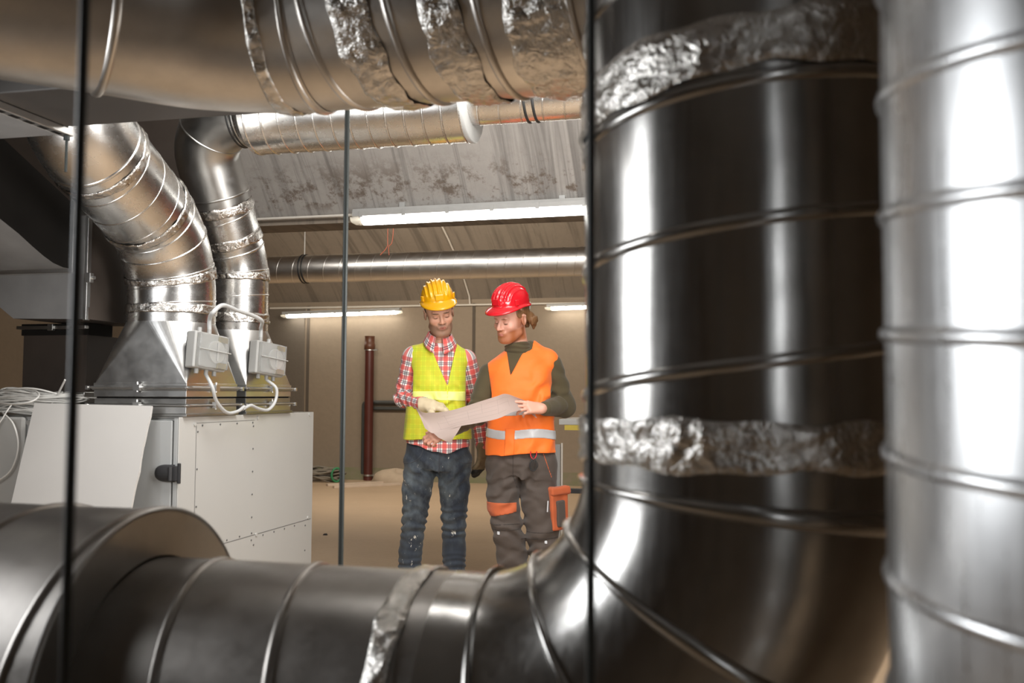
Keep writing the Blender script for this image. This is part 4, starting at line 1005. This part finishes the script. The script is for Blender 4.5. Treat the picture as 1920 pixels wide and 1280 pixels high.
# jeans
def jeansG(inf=0, lo=.02):
    g = Grid((-.28, -.22, lo), (.30, .24, .94), .0048)
    for a in [((-.088, .0, .78), (-.112, -.012, .62), .105, .090), ((-.112, -.012, .62), (-.126, -.02, .44), .090, .072), ((-.126, -.02, .44), (-.150, .012, .24), .071, .069), ((-.150, .012, .24), (-.157, .02, .075), .069, .067),
          ((.108, 0, .78), (.114, -.012, .62), .105, .092), ((.114, -.012, .62), (.113, -.02, .45), .092, .074), ((.113, -.02, .45), (.115, .012, .24), .073, .070), ((.115, .012, .24), (.118, .02, .075), .070, .071)]: g.add(cap(*a), .012, inf)
    g.add(loft([(.74, .012, .005, .185, .12), (.80, .012, .005, .198, .125), (.86, .01, .004, .192, .12), (.92, .01, 0, .18, .115)], 2.5), .03, inf)
    g.warp(fA); return g
fA = lambda p: (crease(p, (-.128, -.03, .43), (0.1, .2, 1), 20, .0105, .11, 2) + crease(p, (.113, -.03, .43), (-.1, .2, 1), 20, .0105, .11, 5) + crease(p, (-.157, 0, .10), (0, 0, 1), 24, .010, .10, 7) + crease(p, (.118, 0, .10), (0, 0, 1), 24, .010, .10, 9)
    + crease(p, (.012, -.1, .76), (.35, 0, .5), 11, .009, .14, 6) + crease(p, (-.10, -.1, .70), (.6, 0, .7), 14, .006, .16, 16) + crease(p, (.12, -.1, .70), (-.6, 0, .7), 14, .006, .16, 17) + .0018*snoise(p, 5, 8))
g = jeansG(); g.keep(lambda G: .065-G[..., 2]+.02*G[..., 1]); jeans = part('jeans', g, MC['denim'], A, label='dark worn paint-flecked jeans')
# fA is used inside jeansG, which runs only after it is defined
g = jeansG(.0025, .66); g.keep(lambda G: np.maximum(np.maximum(np.abs(G[..., 0]-.030+.25*np.clip(.75-G[..., 2], 0, .1))-.006, .72-G[..., 2]), G[..., 1])); part('fly_seam', g, MC['seamd'], A, parent=jeans)
for sx in (-1, 1):
    g = jeansG(.0025, .70); cx = .012+sx*.185; g.keep(lambda G: np.maximum(np.abs(np.hypot(G[..., 0]-cx, (G[..., 2]-.875)*1.1)-.105)-.0035, G[..., 1])); part('pocket_seam', g, MC['seamd'], A, parent=jeans)
mb = MB()
pxA = lambda px, py, y: Vector(((px-815)*DA/F, y, (1107-py)*DA/F))
def stitch(pts, r=.0022): mb.tube(catmull(pts, 6), r, 5)
mb.v = []; mb.f = []
# shirt
trapA = [cap((-.10, .008, 1.437), (-.035, .014, 1.490), .058, .046), cap((.13, .012, 1.415), (.07, .014, 1.488), .058, .046)]
def tors(inf): return [loft([(.77, .012, .0, .212+inf, .142+inf), (.88, .010, 0, .200+inf, .135+inf), (.96, .010, 0, .182+inf, .122+inf), (1.05, .010, -.002, .168+inf, .115+inf), (1.22, .012, -.004, .164+inf, .118+inf), (1.38, .016, 0, .158+inf, .102+inf), (1.44, .016, .004, .135+inf, .086+inf), (1.475, .017, .008, .10+inf, .076+inf), (1.505, .018, .01, .072+inf, .064+inf)], 2.4)]
g = Grid((-.32, -.36, .76), (.40, .26, 1.54), .0045)
for t_ in tors(.0): g.add(t_, .02)
g.add(cap((-.135, .005, 1.425), (.165, .012, 1.402), .058, .058), .03)
for t_ in trapA: g.add(t_, .03, -.006)
for a in [(SA, EA, .062, .057), (EA, V3(*WA)*.86+V3(*EA)*.14, .056, .044), (SB_, EB_, .062, .056), (EB_, V3(*WB_), .055, .046)]: g.add(cap(*a), .016)
g.warp(lambda p: crease(p, EA, (.6, -.5, .6), 19, .010, .10, 3) + crease(p, EB_, (.1, 0, 1), 18, .006, .12, 4) + crease(p, (-.13, -.1, 1.07), (.8, -.6, -.1), 24, .004, .08, 14) + crease(p, (-.18, 0, 1.31), (.3, .2, 1), 14, .004, .12, 15) + .0022*snoise(p, 5, 12))
g.keep(lambda G: .842+.30*np.maximum(np.abs(G[..., 0]-.055)-.02, 0)+.004*np.sin(G[..., 0]*50)-G[..., 2]+np.where((G[..., 0] > .235), -1, 0)*1.0)
sA_, wB2 = V3(*EA)+(V3(*WA)-V3(*EA))*.86, V3(*WB_)
g.cut(cap((.018, .008, 1.50), (.016, -.004, 1.60), .058, .070), .004)
g.cut(ell((.030, -.085, 1.515), (.026, .06, .040)), .004)
def uvA(v):
    u1, r1 = arm_uv(v, SA, EA, WA); u2, r2 = arm_uv(v, SB_, EB_, WB_); uv = np.stack([v[:,0]+.012, v[:,2], 0*v[:,0]], 1)
    m1 = (r1 < .074) & ((v[:,0] < -.128) | (v[:,1] < -.125)); m2 = (r2 < .074) & (v[:,0] > .165); uv[m1] = u1[m1]; uv[m2] = u2[m2]; return uv
shirt = part('plaid_shirt', g, MC['plaid'], A, uvA, 'red, white and navy plaid shirt')
# collar: flared band open at the front
nc = V3(.019, .008, 1.475); rows = []
for j in range(7):
    t = j/6; row = []
    for k_ in range(61):
        a = -PI/2+.30+(2*PI-.60)*k_/60; fr = max(0, -math.sin(a)); z = 1.572-.040*fr-.058*max(0, t-.0)*(1+.75*fr**2); r = .064+.030*t+.012*t*fr
        row.append(Vector((nc[0]+r*math.cos(a)*1.04, nc[1]+r*math.sin(a)*1.02-.012*fr*t-.02*fr, z-.010*math.cos(a))))
    rows.append(row)
b = MB(); b.rings(rows, False, False); me = bpy.data.meshes.new('collar'); me.from_pydata(b.v, [], b.f); me.polygons.foreach_set('use_smooth', [True]*len(b.f)); me.materials.append(MC['plaid'])
at = me.attributes.new('cloth_uv', 'FLOAT_VECTOR', 'POINT'); at.data.foreach_set('vector', np.array([[(i % 61)*.0085, (i//61)*.011, 0] for i in range(len(b.v))], np.float32).ravel())
o = bpy.data.objects.new('collar', me); link(o, shirt); md = o.modifiers.new('thick', 'SOLIDIFY'); md.thickness = .004
g = Grid((-.08, -.16, 1.36), (.13, .05, 1.52), .004); g.add(cap((.018, .012, 1.40), (.018, -.008, 1.458), .060, .062), 0); part('undershirt', g, MC['tee'], A, label='white undershirt at the neck')
# lime vest
vst = [(.915, .006, -.002, .205, .140), (1.0, .006, -.004, .198, .138), (1.12, .009, -.006, .188, .136), (1.25, .012, -.006, .180, .136), (1.38, .016, 0, .174, .120), (1.44, .016, .004, .15, .098), (1.475, .016, .008, .11, .084), (1.505, .017, .01, .075, .068)]
def vestA(inf, h=.0045):
    g = Grid((-.25, -.20, .88), (.28, .20, 1.56), h); g.add(loft(vst, 2.5), .01, inf); g.add(cap((-.13, .005, 1.432), (.163, .012, 1.408), .0635, .0635), .03, inf)
    for t_ in trapA: g.add(t_, .03, inf)
    g.warp(lambda p: .0035*snoise(p*V3(1, 1, .45), 4.5, 21) + .003*np.sin(p[:,0]*60+2*snoise(p, 3, 22))*ss(1.1-p[:,2], 0, .15) + crease(p, (.05, -.14, 1.15), (.5, 0, .6), 9, .008, .16, 23))
    def region(G):
        x, y, z = G[..., 0], G[..., 1], G[..., 2]
        arm = np.maximum(-(x+.135-.0*z-np.clip((z-1.33), 0, .2)*-.42), x-.180-.25*np.clip(z-1.34, 0, .2))
        arm = np.where(z < 1.12, -1, arm)
        vl, vr = .074-(z-1.245)*.455, .076+(z-1.245)*.19
        neck = np.where(y < .02, np.minimum(x-vl, vr-x), -1.0); neck = np.minimum(neck, z-1.245)
        rn = .080-np.sqrt((x-.018)**2+(y-.012)**2); neck = np.maximum(neck, np.where(z > 1.38, rn, -1))
        hem = .922-.004*np.sin(x*30)-z
        return np.maximum(np.maximum(arm, neck), hem)
    g.keep(region); return g
vest = part('vest', vestA(0), MC['lime'], A, label='lime yellow mesh safety vest')
g = vestA(.0035); g.keep(lambda G: np.abs(G[..., 2]-1.185+.02*np.abs(G[..., 0]))-.028); part('reflective_band', g, MC['limeband'], A, parent=vest)
g = vestA(.004); g.keep(lambda G: np.abs(G[..., 0]-.076-.02*(G[..., 2]-1.2))-.004); g.keep(lambda G: G[..., 2]-1.245); part('front_binding', g, MC['limetrim'], A, parent=vest)
# gloves
g = Grid((-.10, -.42, 1.0), (.20, -.10, 1.24), .0042)
for a, b_, r1, r2, k_ in glA: g.add(cap(a, b_, r1+.0055, r2+.0045), max(k_, .008))
c0 = V3(*WA); fdir = nz((.93, -.32, -.10)); g.add(cap(c0-fdir*.035, c0+fdir*.03, .043, .038), .015); g.warp(lambda p: .0028*snoise(p, 14, 31)); part('glove', g, MC['glove'], A, label='cream leather work glove')
g = Grid((.17, -.16, .62), (.40, .18, .93), .0045)
for a, b_, r1, r2, k_ in glB: g.add(cap(a, b_, r1+.006, r2+.005), max(k_, .008))
g.add(cap(V3(*WB_)+V3(-.0, 0, .01), V3(*WB_)-V3(0, 0, .06), .042, .036), .015); g.warp(lambda p: .003*snoise(p, 12, 33)); d0 = g.d.copy(); g.keep(lambda G: .728-G[..., 2]); kg = part('glove', g, MC['khaki'], A, label='khaki leather glove on the hanging hand'); g.d = d0-.003; g.keep(lambda G: G[..., 2]-.734); part('dipped_fingers', g, MC['black'], A, parent=kg, label='black rubber coated fingers')
# shoes
for sx in (-.157, .121):
    g = Grid((sx-.08, -.22, -.005), (sx+.08, .12, .13), .005); g.add(ell((sx, -.055, .045), (.048, .135, .05)), .01); g.add(cap((sx, .02, .06), (sx, .02, .11), .046, .048), .03); g.keep(lambda G: .0-G[..., 2]); o = part('shoe', g, MC['black'], A)
    g = Grid((sx-.08, -.22, -.005), (sx+.08, .12, .03), .005); g.add(ell((sx, -.055, .012), (.051, .139, .04)), .01); g.keep(lambda G: np.maximum(-G[..., 2], G[..., 2]-.018)); part('sole', g, M['white_paint'] if sx > 0 else MC['black'], A, parent=o)
# hair and helmet
def hairA():
    g = Grid(OA-.14, OA+.16, .0042); R, o = RA, OA; g.add(ell((0, .015, .033), (.087, .108, .106), R, o), 0)
    def reg(G):
        q = (G-o)@R; x, y, z = np.abs(q[..., 0]), q[..., 1], q[..., 2]
        side = np.where(y < -.018, 1.0, -1.0); side = np.minimum(side, 1); low = np.where(y > .035, -.062-z, np.where(y > -.03, .010-z-np.where(y < -.012, -.03, 0), 1)); return np.maximum(low, z-.085)
    g.keep(lambda G: np.where(np.isfinite(G[..., 0]), reg(G), 1)); return g
part('hair', hairA(), HA, A, label='short dark hair under the helmet')
hm, _ = helmet('helmet', RA, OA, A, HY, label='yellow ribbed safety helmet')

# =========================================================== man in the orange vest
DB = 5.55
rb_ = P(975, 1128, DB)
RB = rot(-40, 23, 8); OB = V3(-.060, -.05, 1.638)
hB = head_prims(RB, OB)
SL, EL, WL = (.178, .02, 1.372), (.250, .055, 1.128), (.118, -.215, 1.116)
SR, ER, WR = (-.185, .01, 1.315), (-.262, -.045, 1.070), (-.415, -.255, .990)
hl = hand(WL, (-.90, -.36, .10), (.25, -.80, .55), 1, [(.20, .15, .1), (.45, .55, .3), (.55, .75, .4), (.65, .85, .45)], .12, 1.0, (.75, .45, -.45), .3)
hr = hand(WR, (-.84, -.22, -.42), (-.30, -.90, .25), 1, [(.5, .8, .5), (.55, .9, .5), (.6, 1.0, .5), (.7, 1.0, .6)], .08, 1.0, (.6, .5, -.5), .4)
g = Grid((-.58, -.42, -.01), (.36, .26, 1.80), .0042)
build_body(g, [loft([(.80, .0, .0, .16, .105), (.95, 0, 0, .15, .10), (1.2, 0, 0, .165, .115), (1.33, 0, 0, .16, .10), (1.42, -.005, 0, .10, .07)])], [cap((-.165, .01, 1.32), (.165, .015, 1.375), .045, .045)],
    [cap((.0, .025, 1.38), (-.035, -.015, 1.59), .060, .056)], hB, [(SL, EL, .044, .038), (EL, WL, .038, .028), (SR, ER, .044, .038), (ER, WR, .038, .028)], [hl, hr],
    [((-.095, 0, .80), (-.08, -.02, .44), .085, .055), ((-.08, -.02, .44), (-.025, .02, .09), .05, .038), ((.10, 0, .80), (.125, -.02, .43), .085, .055), ((.125, -.02, .43), (.168, .02, .09), .05, .038)],
    [ell((-.03, -.05, .045), (.04, .12, .04)), ell((.17, -.05, .045), (.04, .12, .04))])
vs, qs = g.mesh(); q = (vs-OB)@RB/HS; sk = (.70, .385, .29); cols = head_colors(q, sk, (.55, .20, .17), (.24, .11, .055), (.36, .115, .04), .88); cols[vs[:,2] < 1.25] = (.64, .34, .25)
B = mkroot('person', vs, qs, cols, rb_, 'man in red helmet, orange vest and brown work trousers, holding the drawing')
# trousers
legs = [((-.092, .0, .78), (-.104, -.012, .60), .108, .092), ((-.104, -.012, .60), (-.078, -.02, .43), .092, .088), ((-.078, -.02, .43), (-.045, .012, .24), .088, .088), ((-.045, .012, .24), (-.025, .02, .08), .088, .090),
        ((.098, 0, .78), (.105, -.012, .60), .112, .104), ((.105, -.012, .60), (.125, -.02, .42), .104, .094), ((.125, -.02, .42), (.152, .012, .24), .092, .090), ((.152, .012, .24), (.17, .02, .08), .090, .090)]
def trousers(inf=0, h=.005):
    g = Grid((-.28, -.24, .02), (.34, .24, .94), h)
    for a in legs: g.add(cap(*a), .012, inf)
    g.add(loft([(.72, .004, .005, .185, .125), (.80, .004, .005, .196, .13), (.93, .004, 0, .180, .12)], 2.5), .03, inf)
    g.warp(lambda p: crease(p, (-.08, -.05, .40), (.35, .2, 1), 13, .010, .13, 41) + crease(p, (.13, -.05, .38), (-.2, .2, 1), 13, .009, .13, 42) + crease(p, (-.03, -.02, .14), (.2, 0, 1), 15, .013, .13, 43) + crease(p, (.17, -.02, .14), (.2, 0, 1), 15, .012, .12, 47) + crease(p, (.0, -.12, .72), (.6, 0, .55), 10, .009, .15, 44) + crease(p, (-.10, -.1, .66), (-.5, 0, .8), 12, .009, .15, 45) + .002*snoise(p, 5, 48))
    return g
g = trousers(); g.keep(lambda G: .07-G[..., 2]); tr = part('work_trousers', g, MC['brown'], B, label='brown work trousers with rust orange patches')
pzB = lambda py: (1128-py)*DB/F
pxB = lambda px: (px-975)*DB/F
g = trousers(.004); g.keep(lambda G: np.maximum(np.maximum(G[..., 2]-pzB(941)-.0*G[..., 0], pzB(968)+.20*(G[..., 0]+.175)-G[..., 2]), np.maximum(G[..., 0]+.022, G[..., 1]-.03))); part('knee_patch', g, MC['patch'], B, parent=tr)
for (px, py) in ((934, 997), (1022, 1013)):
    g = trousers(.006, .004); cx, cz = pxB(px), pzB(py); g.keep(lambda G: np.maximum(np.maximum(np.abs(G[..., 0]-cx)-.008, np.abs(G[..., 2]-cz)-.009), G[..., 1])); part('reflective_tab', g, MC['silver'], B, parent=tr)
g = trousers(.003); g.keep(lambda G: np.maximum(np.maximum(np.abs(G[..., 0]+.045-.3*np.clip(.74-G[..., 2], 0, .12))-.003, .66-G[..., 2]), G[..., 1])); part('fly_seam', g, MC['browns'], B, parent=tr)
g = trousers(.003); g.keep(lambda G: np.maximum(np.abs(G[..., 0]-.135-.35*(.84-G[..., 2]))-.003, np.maximum(np.maximum(.72-G[..., 2], G[..., 2]-.86), G[..., 1]))); part('pocket_piping', g, MC['patch'], B, parent=tr)
for (pa, pb_) in ((-.2, .0), (.0, .3)):
    for zc in ((pzB(980), pzB(990)) if pa < 0 else (pzB(996), pzB(1008))):
        g = trousers(.003); g.keep(lambda G: np.maximum(np.maximum(np.abs(G[..., 2]-zc-.03*G[..., 0])-.003, np.maximum(pa-G[..., 0], G[..., 0]-pb_)), G[..., 1])); part('knee_seam', g, MC['browns'], B, parent=tr)
Rp = np.array(Matrix.Rotation(math.radians(38), 3, 'Z') @ Matrix.Rotation(math.radians(-4), 3, 'Y'))
g = Grid((.10, -.22, .38), (.36, .14, .70), .0045); g.add(rbox((.215, -.055, .535), (.062, .026, .115), .012, Rp), 0); g.warp(lambda p: .003*snoise(p, 8, 51)); pk = part('cargo_pocket', g, MC['patch'], B, parent=tr, label='rust orange cargo pocket')
g = Grid((.10, -.22, .38), (.36, .14, .66), .0045); g.add(rbox((.222, -.066, .515), (.030, .026, .075), .008, Rp), 0); part('pocket_panel', g, MC['brown'], B, parent=tr)
g = Grid((.10, -.22, .56), (.36, .14, .74), .0045); g.add(rbox((.215, -.06, .645), (.068, .034, .022), .010, Rp), 0); g.warp(lambda p: .004*snoise(p, 9, 52)); part('pocket_flap', g, MC['patch'], B, parent=tr)
mbx = MB(); mbx.tube([Vector((pxB(1025), -.155, pzB(935))), Vector((pxB(1024), -.158, pzB(955)))], .004, 8); o = mbx.build('zip_pull', MC['silver'], None); a_ = np.array(mbx.v); o.data.transform(Matrix.Translation((float(a_[:,0].mean()), float(a_[:,1].mean()), float(a_[:,2].min())))); o.location = (0, 0, 0); o.parent = tr
# pullover with roll neck
g = Grid((-.50, -.34, .84), (.36, .26, 1.56), .0045)
g.add(loft([(.86, .004, 0, .180, .118), (1.05, .002, 0, .172, .118), (1.22, .0, -.003, .170, .12), (1.34, .0, 0, .165, .104), (1.395, 0, .004, .14, .088), (1.43, -.003, .008, .105, .078), (1.46, -.005, .01, .075, .065)], 2.4), .02)
g.add(cap((-.165, .01, 1.315), (.160, .015, 1.382), .060, .060), .035)
trapB = [cap((-.11, .012, 1.352), (-.05, .016, 1.425), .060, .046), cap((.12, .016, 1.402), (.055, .018, 1.470), .058, .046)]
for t_ in trapB: g.add(t_, .03, -.006)
for a in [(SL, EL, .066, .066), (EL, V3(*EL)*.12+V3(*WL)*.88, .066, .042), (SR, ER, .064, .060), (ER, V3(*ER)*.10+V3(*WR)*.90, .058, .043)]: g.add(cap(*a), .018)
g.warp(lambda p: crease(p, EL, (.5, -.7, .3), 14, .013, .11, 61) + crease(p, (.20, 0, 1.27), (.5, .2, 1), 12, .005, .12, 62) + crease(p, ER, (.6, .5, .5), 16, .007, .11, 63) + .002*snoise(p, 5, 64))
pl_ = part('pullover', g, MC['olive'], B, label='olive brown pullover')
g = Grid((-.13, -.14, 1.36), (.12, .14, 1.55), .004); g.add(cap((.0, .020, 1.385), (-.026, -.006, 1.485), .084, .074), 0); g.warp(lambda p: .0025*np.sin(p[:,2]*240+12*p[:,0]+2*snoise(p, 4, 66)))
g.keep(lambda G: (G[..., 2]-1.487)+.28*(G[..., 1]*-1)*-.5-.18*(G[..., 0]+.02)*1.0); part('roll_neck', g, MC['olive'], B, parent=pl_)
# orange vest
vsb = [(.845, .004, -.002, .207, .142), (.95, .004, -.004, .203, .142), (1.08, .002, -.005, .195, .140), (1.22, .0, -.006, .190, .139), (1.33, .0, 0, .184, .122), (1.395, .0, .004, .155, .100), (1.43, -.003, .008, .115, .086), (1.455, -.005, .01, .08, .07)]
def vestB(inf, h=.0045):
    g = Grid((-.26, -.20, .80), (.28, .20, 1.52), h); g.add(loft(vsb, 2.6), .01, inf); g.add(cap((-.16, .01, 1.322), (.158, .015, 1.392), .0655, .0655), .035, inf)
    for t_ in trapB: g.add(t_, .03, inf)
    g.warp(lambda p: .004*snoise(p*V3(1, 1, .5), 4, 71) + .0035*np.sin(p[:,0]*45+2.5*snoise(p, 3, 72))*ss(1.0-p[:,2], 0, .12) + crease(p, (.12, -.13, 1.18), (.5, 0, -.6), 8, .009, .17, 73) + crease(p, (.02, -.14, .90), (1, 0, .2), 8, .006, .12, 74))
    def region(G):
        x, y, z = G[..., 0], G[..., 1], G[..., 2]
        arm = np.maximum(-(x+.185+.15*np.clip(z-1.30, -.1, .2)), x-.170-.24*np.clip(z-1.22, 0, .2)); arm = np.where(z < 1.09, -1, arm)
        vl, vr = -.062-(z-1.305)*.16, -.060+(z-1.305)*.52
        neck = np.where(y < .03, np.minimum(x-vl, vr-x), -1.0); neck = np.minimum(neck, z-1.305)
        rn = .084-np.sqrt((x+.010)**2+(y-.012)**2); neck = np.maximum(neck, np.where(z > 1.35, rn, -1))
        hem = .848+.02*np.sin((x+.1)*9)*.5-z+.035*x
        return np.maximum(np.maximum(arm, neck), hem)
    g.keep(region); return g
vb = part('vest', vestB(0), MC['orange'], B, label='bright orange safety vest with silver bands')
for zc, hw in ((.965, .026), (1.10, .026)):
    g = vestB(.003); g.keep(lambda G: np.abs(G[..., 2]-zc+.06*(G[..., 0]-.05)-.012*np.sin(G[..., 0]*14))-hw); part('reflective_band', g, MC['silver'], B, parent=vb)
g = vestB(.006); g.keep(lambda G: np.maximum(np.maximum(np.abs(G[..., 0]+.066-.04*(G[..., 2]-.9))-.028, G[..., 2]-1.00), .845-G[..., 2])); g.keep(lambda G: G[..., 1]); part('front_placket', g, MC['orange'], B, parent=vb)
# shoes
for sx in (-.025, .172):
    g = Grid((sx-.08, -.22, -.005), (sx+.08, .12, .13), .005); g.add(ell((sx, -.055, .045), (.048, .135, .05)), .01); g.add(cap((sx, .02, .06), (sx, .02, .11), .046, .048), .03); g.keep(lambda G: .0-G[..., 2]); part('shoe', g, MC['black'], B)
# hair: swept back over the nape, and the red helmet
g = Grid(OB-.18, OB+.20, .0042)
g.add(ell((0, .016, .031), (.087, .108, .106), RB, OB), 0)
g.keep(lambda G: (lambda q: np.maximum(np.where(q[..., 1] > .030, -.05-q[..., 2], np.where(q[..., 1] > -.035, .012-q[..., 2], 1)), q[..., 2]-.085))((G-OB)@RB))
hW = lambda p: RB@V3(*p)+OB
for a, c_, r1, r2 in (((.03, .09, .01), (.055, .125, -.035), .030, .026), ((.055, .125, -.035), (.05, .135, -.085), .026, .012), ((-.02, .10, .0), (.0, .13, -.07), .030, .020), ((.055, .10, -.01), (.072, .10, -.05), .02, .010), ((.045, .13, -.03), (.075, .15, -.05), .015, .005)): g.add(cap(hW(a), hW(c_), r1, r2), .015)
g.warp(lambda p: .0035*np.sin(((p-OB)@RB)[:,0]*260+4*snoise(p, 6, 81))); part('hair', g, HB, B, label='light brown swept-back hair')
hm2, W2 = helmet('helmet', RB, OB, B, HR, label='glossy red safety helmet', ridge=.005)
bb = MB()
for sg in (-1, 0, 1):
    Mz = Matrix.Rotation(sg*.42, 4, 'Z'); bb.hexa([W2(np.array(Mz@Vector(q_))) for q_ in ((-.02,.108,-.055),(.02,.108,-.055),(.02,.116,-.055),(-.02,.116,-.055),(-.02,.114,-.012),(.02,.114,-.012),(.02,.122,-.012),(-.02,.122,-.012))])
o = bb.build('headband', M['white_paint'], None, bevel=.003); a_ = np.array(bb.v); o.data.transform(Matrix.Translation((float(a_[:,0].mean()), float(a_[:,1].mean()), float(a_[:,2].min())))); o.location = (0, 0, 0); o.parent = hm2
bpy.context.view_layer.update()

# =========================================================== the drawing they hold, and the cord hook
def PL(px, py, d): return P(px, py, d)
cols_ = [((773, 752, 5.27), (797, 803, 5.27)), ((789, 771, 5.28), (812, 812, 5.28)), ((815, 773, 5.29), (836, 808, 5.27)), ((850, 768, 5.30), (862, 799, 5.24)), ((895, 754, 5.30), (900, 792, 5.23)), ((930, 743, 5.30), (935, 784, 5.24)), ((948, 738, 5.33), (962, 772, 5.30)), ((970, 745, 5.37), (985, 770, 5.37)), ((992, 754, 5.40), (1007, 784, 5.38))]
tp = catmull([PL(*c[0]) for c in cols_], 6); bt = catmull([PL(*c[1]) for c in cols_], 6); rows = []
for j in range(17):
    f = j/16; rows.append([a.lerp(c, f)+fwd*(.022*math.sin(PI*f)) for a, c in zip(tp, bt)])
k = NT('drawing_paper'); uv = k.attr('cloth_uv'); u, v, _ = k.sep(uv)
def pline(s, pos, w=.004): return k.math('LESS_THAN', k.math('ABSOLUTE', k.math('SUBTRACT', s, pos)), w)
def within(s, a, b_): return k.math('MULTIPLY', k.math('GREATER_THAN', s, a), k.math('LESS_THAN', s, b_))
m = None
for (ax, pos, a, b_) in (('u', .30, .2, .8), ('u', .44, .3, .75), ('u', .52, .12, .6), ('u', .63, .15, .85), ('u', .74, .3, .7), ('v', .25, .28, .5), ('v', .42, .3, .75), ('v', .60, .22, .62), ('v', .78, .3, .70), ('v', .18, .55, .78), ('u', .22, .5, .9), ('v', .88, .2, .5)):
    q_ = k.math('MULTIPLY', pline(u if ax == 'u' else v, pos, .0016 if ax == 'u' else .008), within(v if ax == 'u' else u, a, b_)); m = q_ if m is None else k.math('MAXIMUM', m, q_)
k.set('Base Color', k.mix(k.math('MULTIPLY', m, .30), (.52, .425, .39), (.13, .115, .11))); k.set('Roughness', .75); 
# paper lets a little light through
tr_ = k.n('ShaderNodeBsdfTranslucent'); tr_.inputs[0].default_value = (.5, .4, .36, 1); mxs = k.n('ShaderNodeMixShader'); mxs.inputs[0].default_value = .3; k.l(k.b.outputs[0], mxs.inputs[1]); k.l(tr_.outputs[0], mxs.inputs[2]); k.l(mxs.outputs[0], k.out.inputs[0])
b = MB(); b.rings(rows, False, False); nmain = len(b.v); n_ = len(tp)
uvs = [[i/(n_-1), j/16, 0] for j in range(17) for i in range(n_)]
flap = [[PL(x, y, d) for x, y, d in r] for r in (((812, 811, 5.278), (838, 806, 5.27), (865, 798, 5.24)), ((822, 820, 5.265), (842, 815, 5.24), (858, 810, 5.22)), ((834, 826, 5.25), (842, 824, 5.24), (851, 820, 5.23)), ((844, 830, 5.25), (845, 830, 5.25), (846, 829, 5.25)))]
b.rings(flap, False, False); uvs += [[.05, .95, 0]]*12
o = b.build('construction_drawing', k.m, None, fix=False); at = o.data.attributes.new('cloth_uv', 'FLOAT_VECTOR', 'POINT'); at.data.foreach_set('vector', np.array(uvs, np.float32).ravel())
tag(o, 'large sheet of building plans held open between the two men', 'drawing')
mB = B.matrix_world; wp = lambda px, py, y: mB @ Vector((pxB(px), y, pzB(py)))
hk = empty('cord_hook', wp(998, 852, -.155), 'small red hook with looped black cord hanging below the orange vest', 'hook')
b = MB(); b.tube(catmull([wp(993, 845, -.15), wp(993, 853, -.155), wp(998, 859, -.157), wp(1003, 853, -.155), wp(1004, 845, -.15)], 6), .0035, 8); b.build('carabiner', plain('red_anodised_metal', (.55,.03,.04), .3, .6), hk)
b = MB()
for (w0, w1) in ((-5, 5), (-2, 8), (-7, 1)): b.tube(catmull([wp(997, 857, -.158), wp(998+w0, 868, -.16), wp(997+w0*.7, 877, -.16), wp(998, 881, -.16), wp(998+w1*.7, 876, -.16), wp(998+w1, 868, -.16), wp(999, 857, -.158)], 6), .0026, 6)
b.build('cord_loop', M['rubber'], hk)
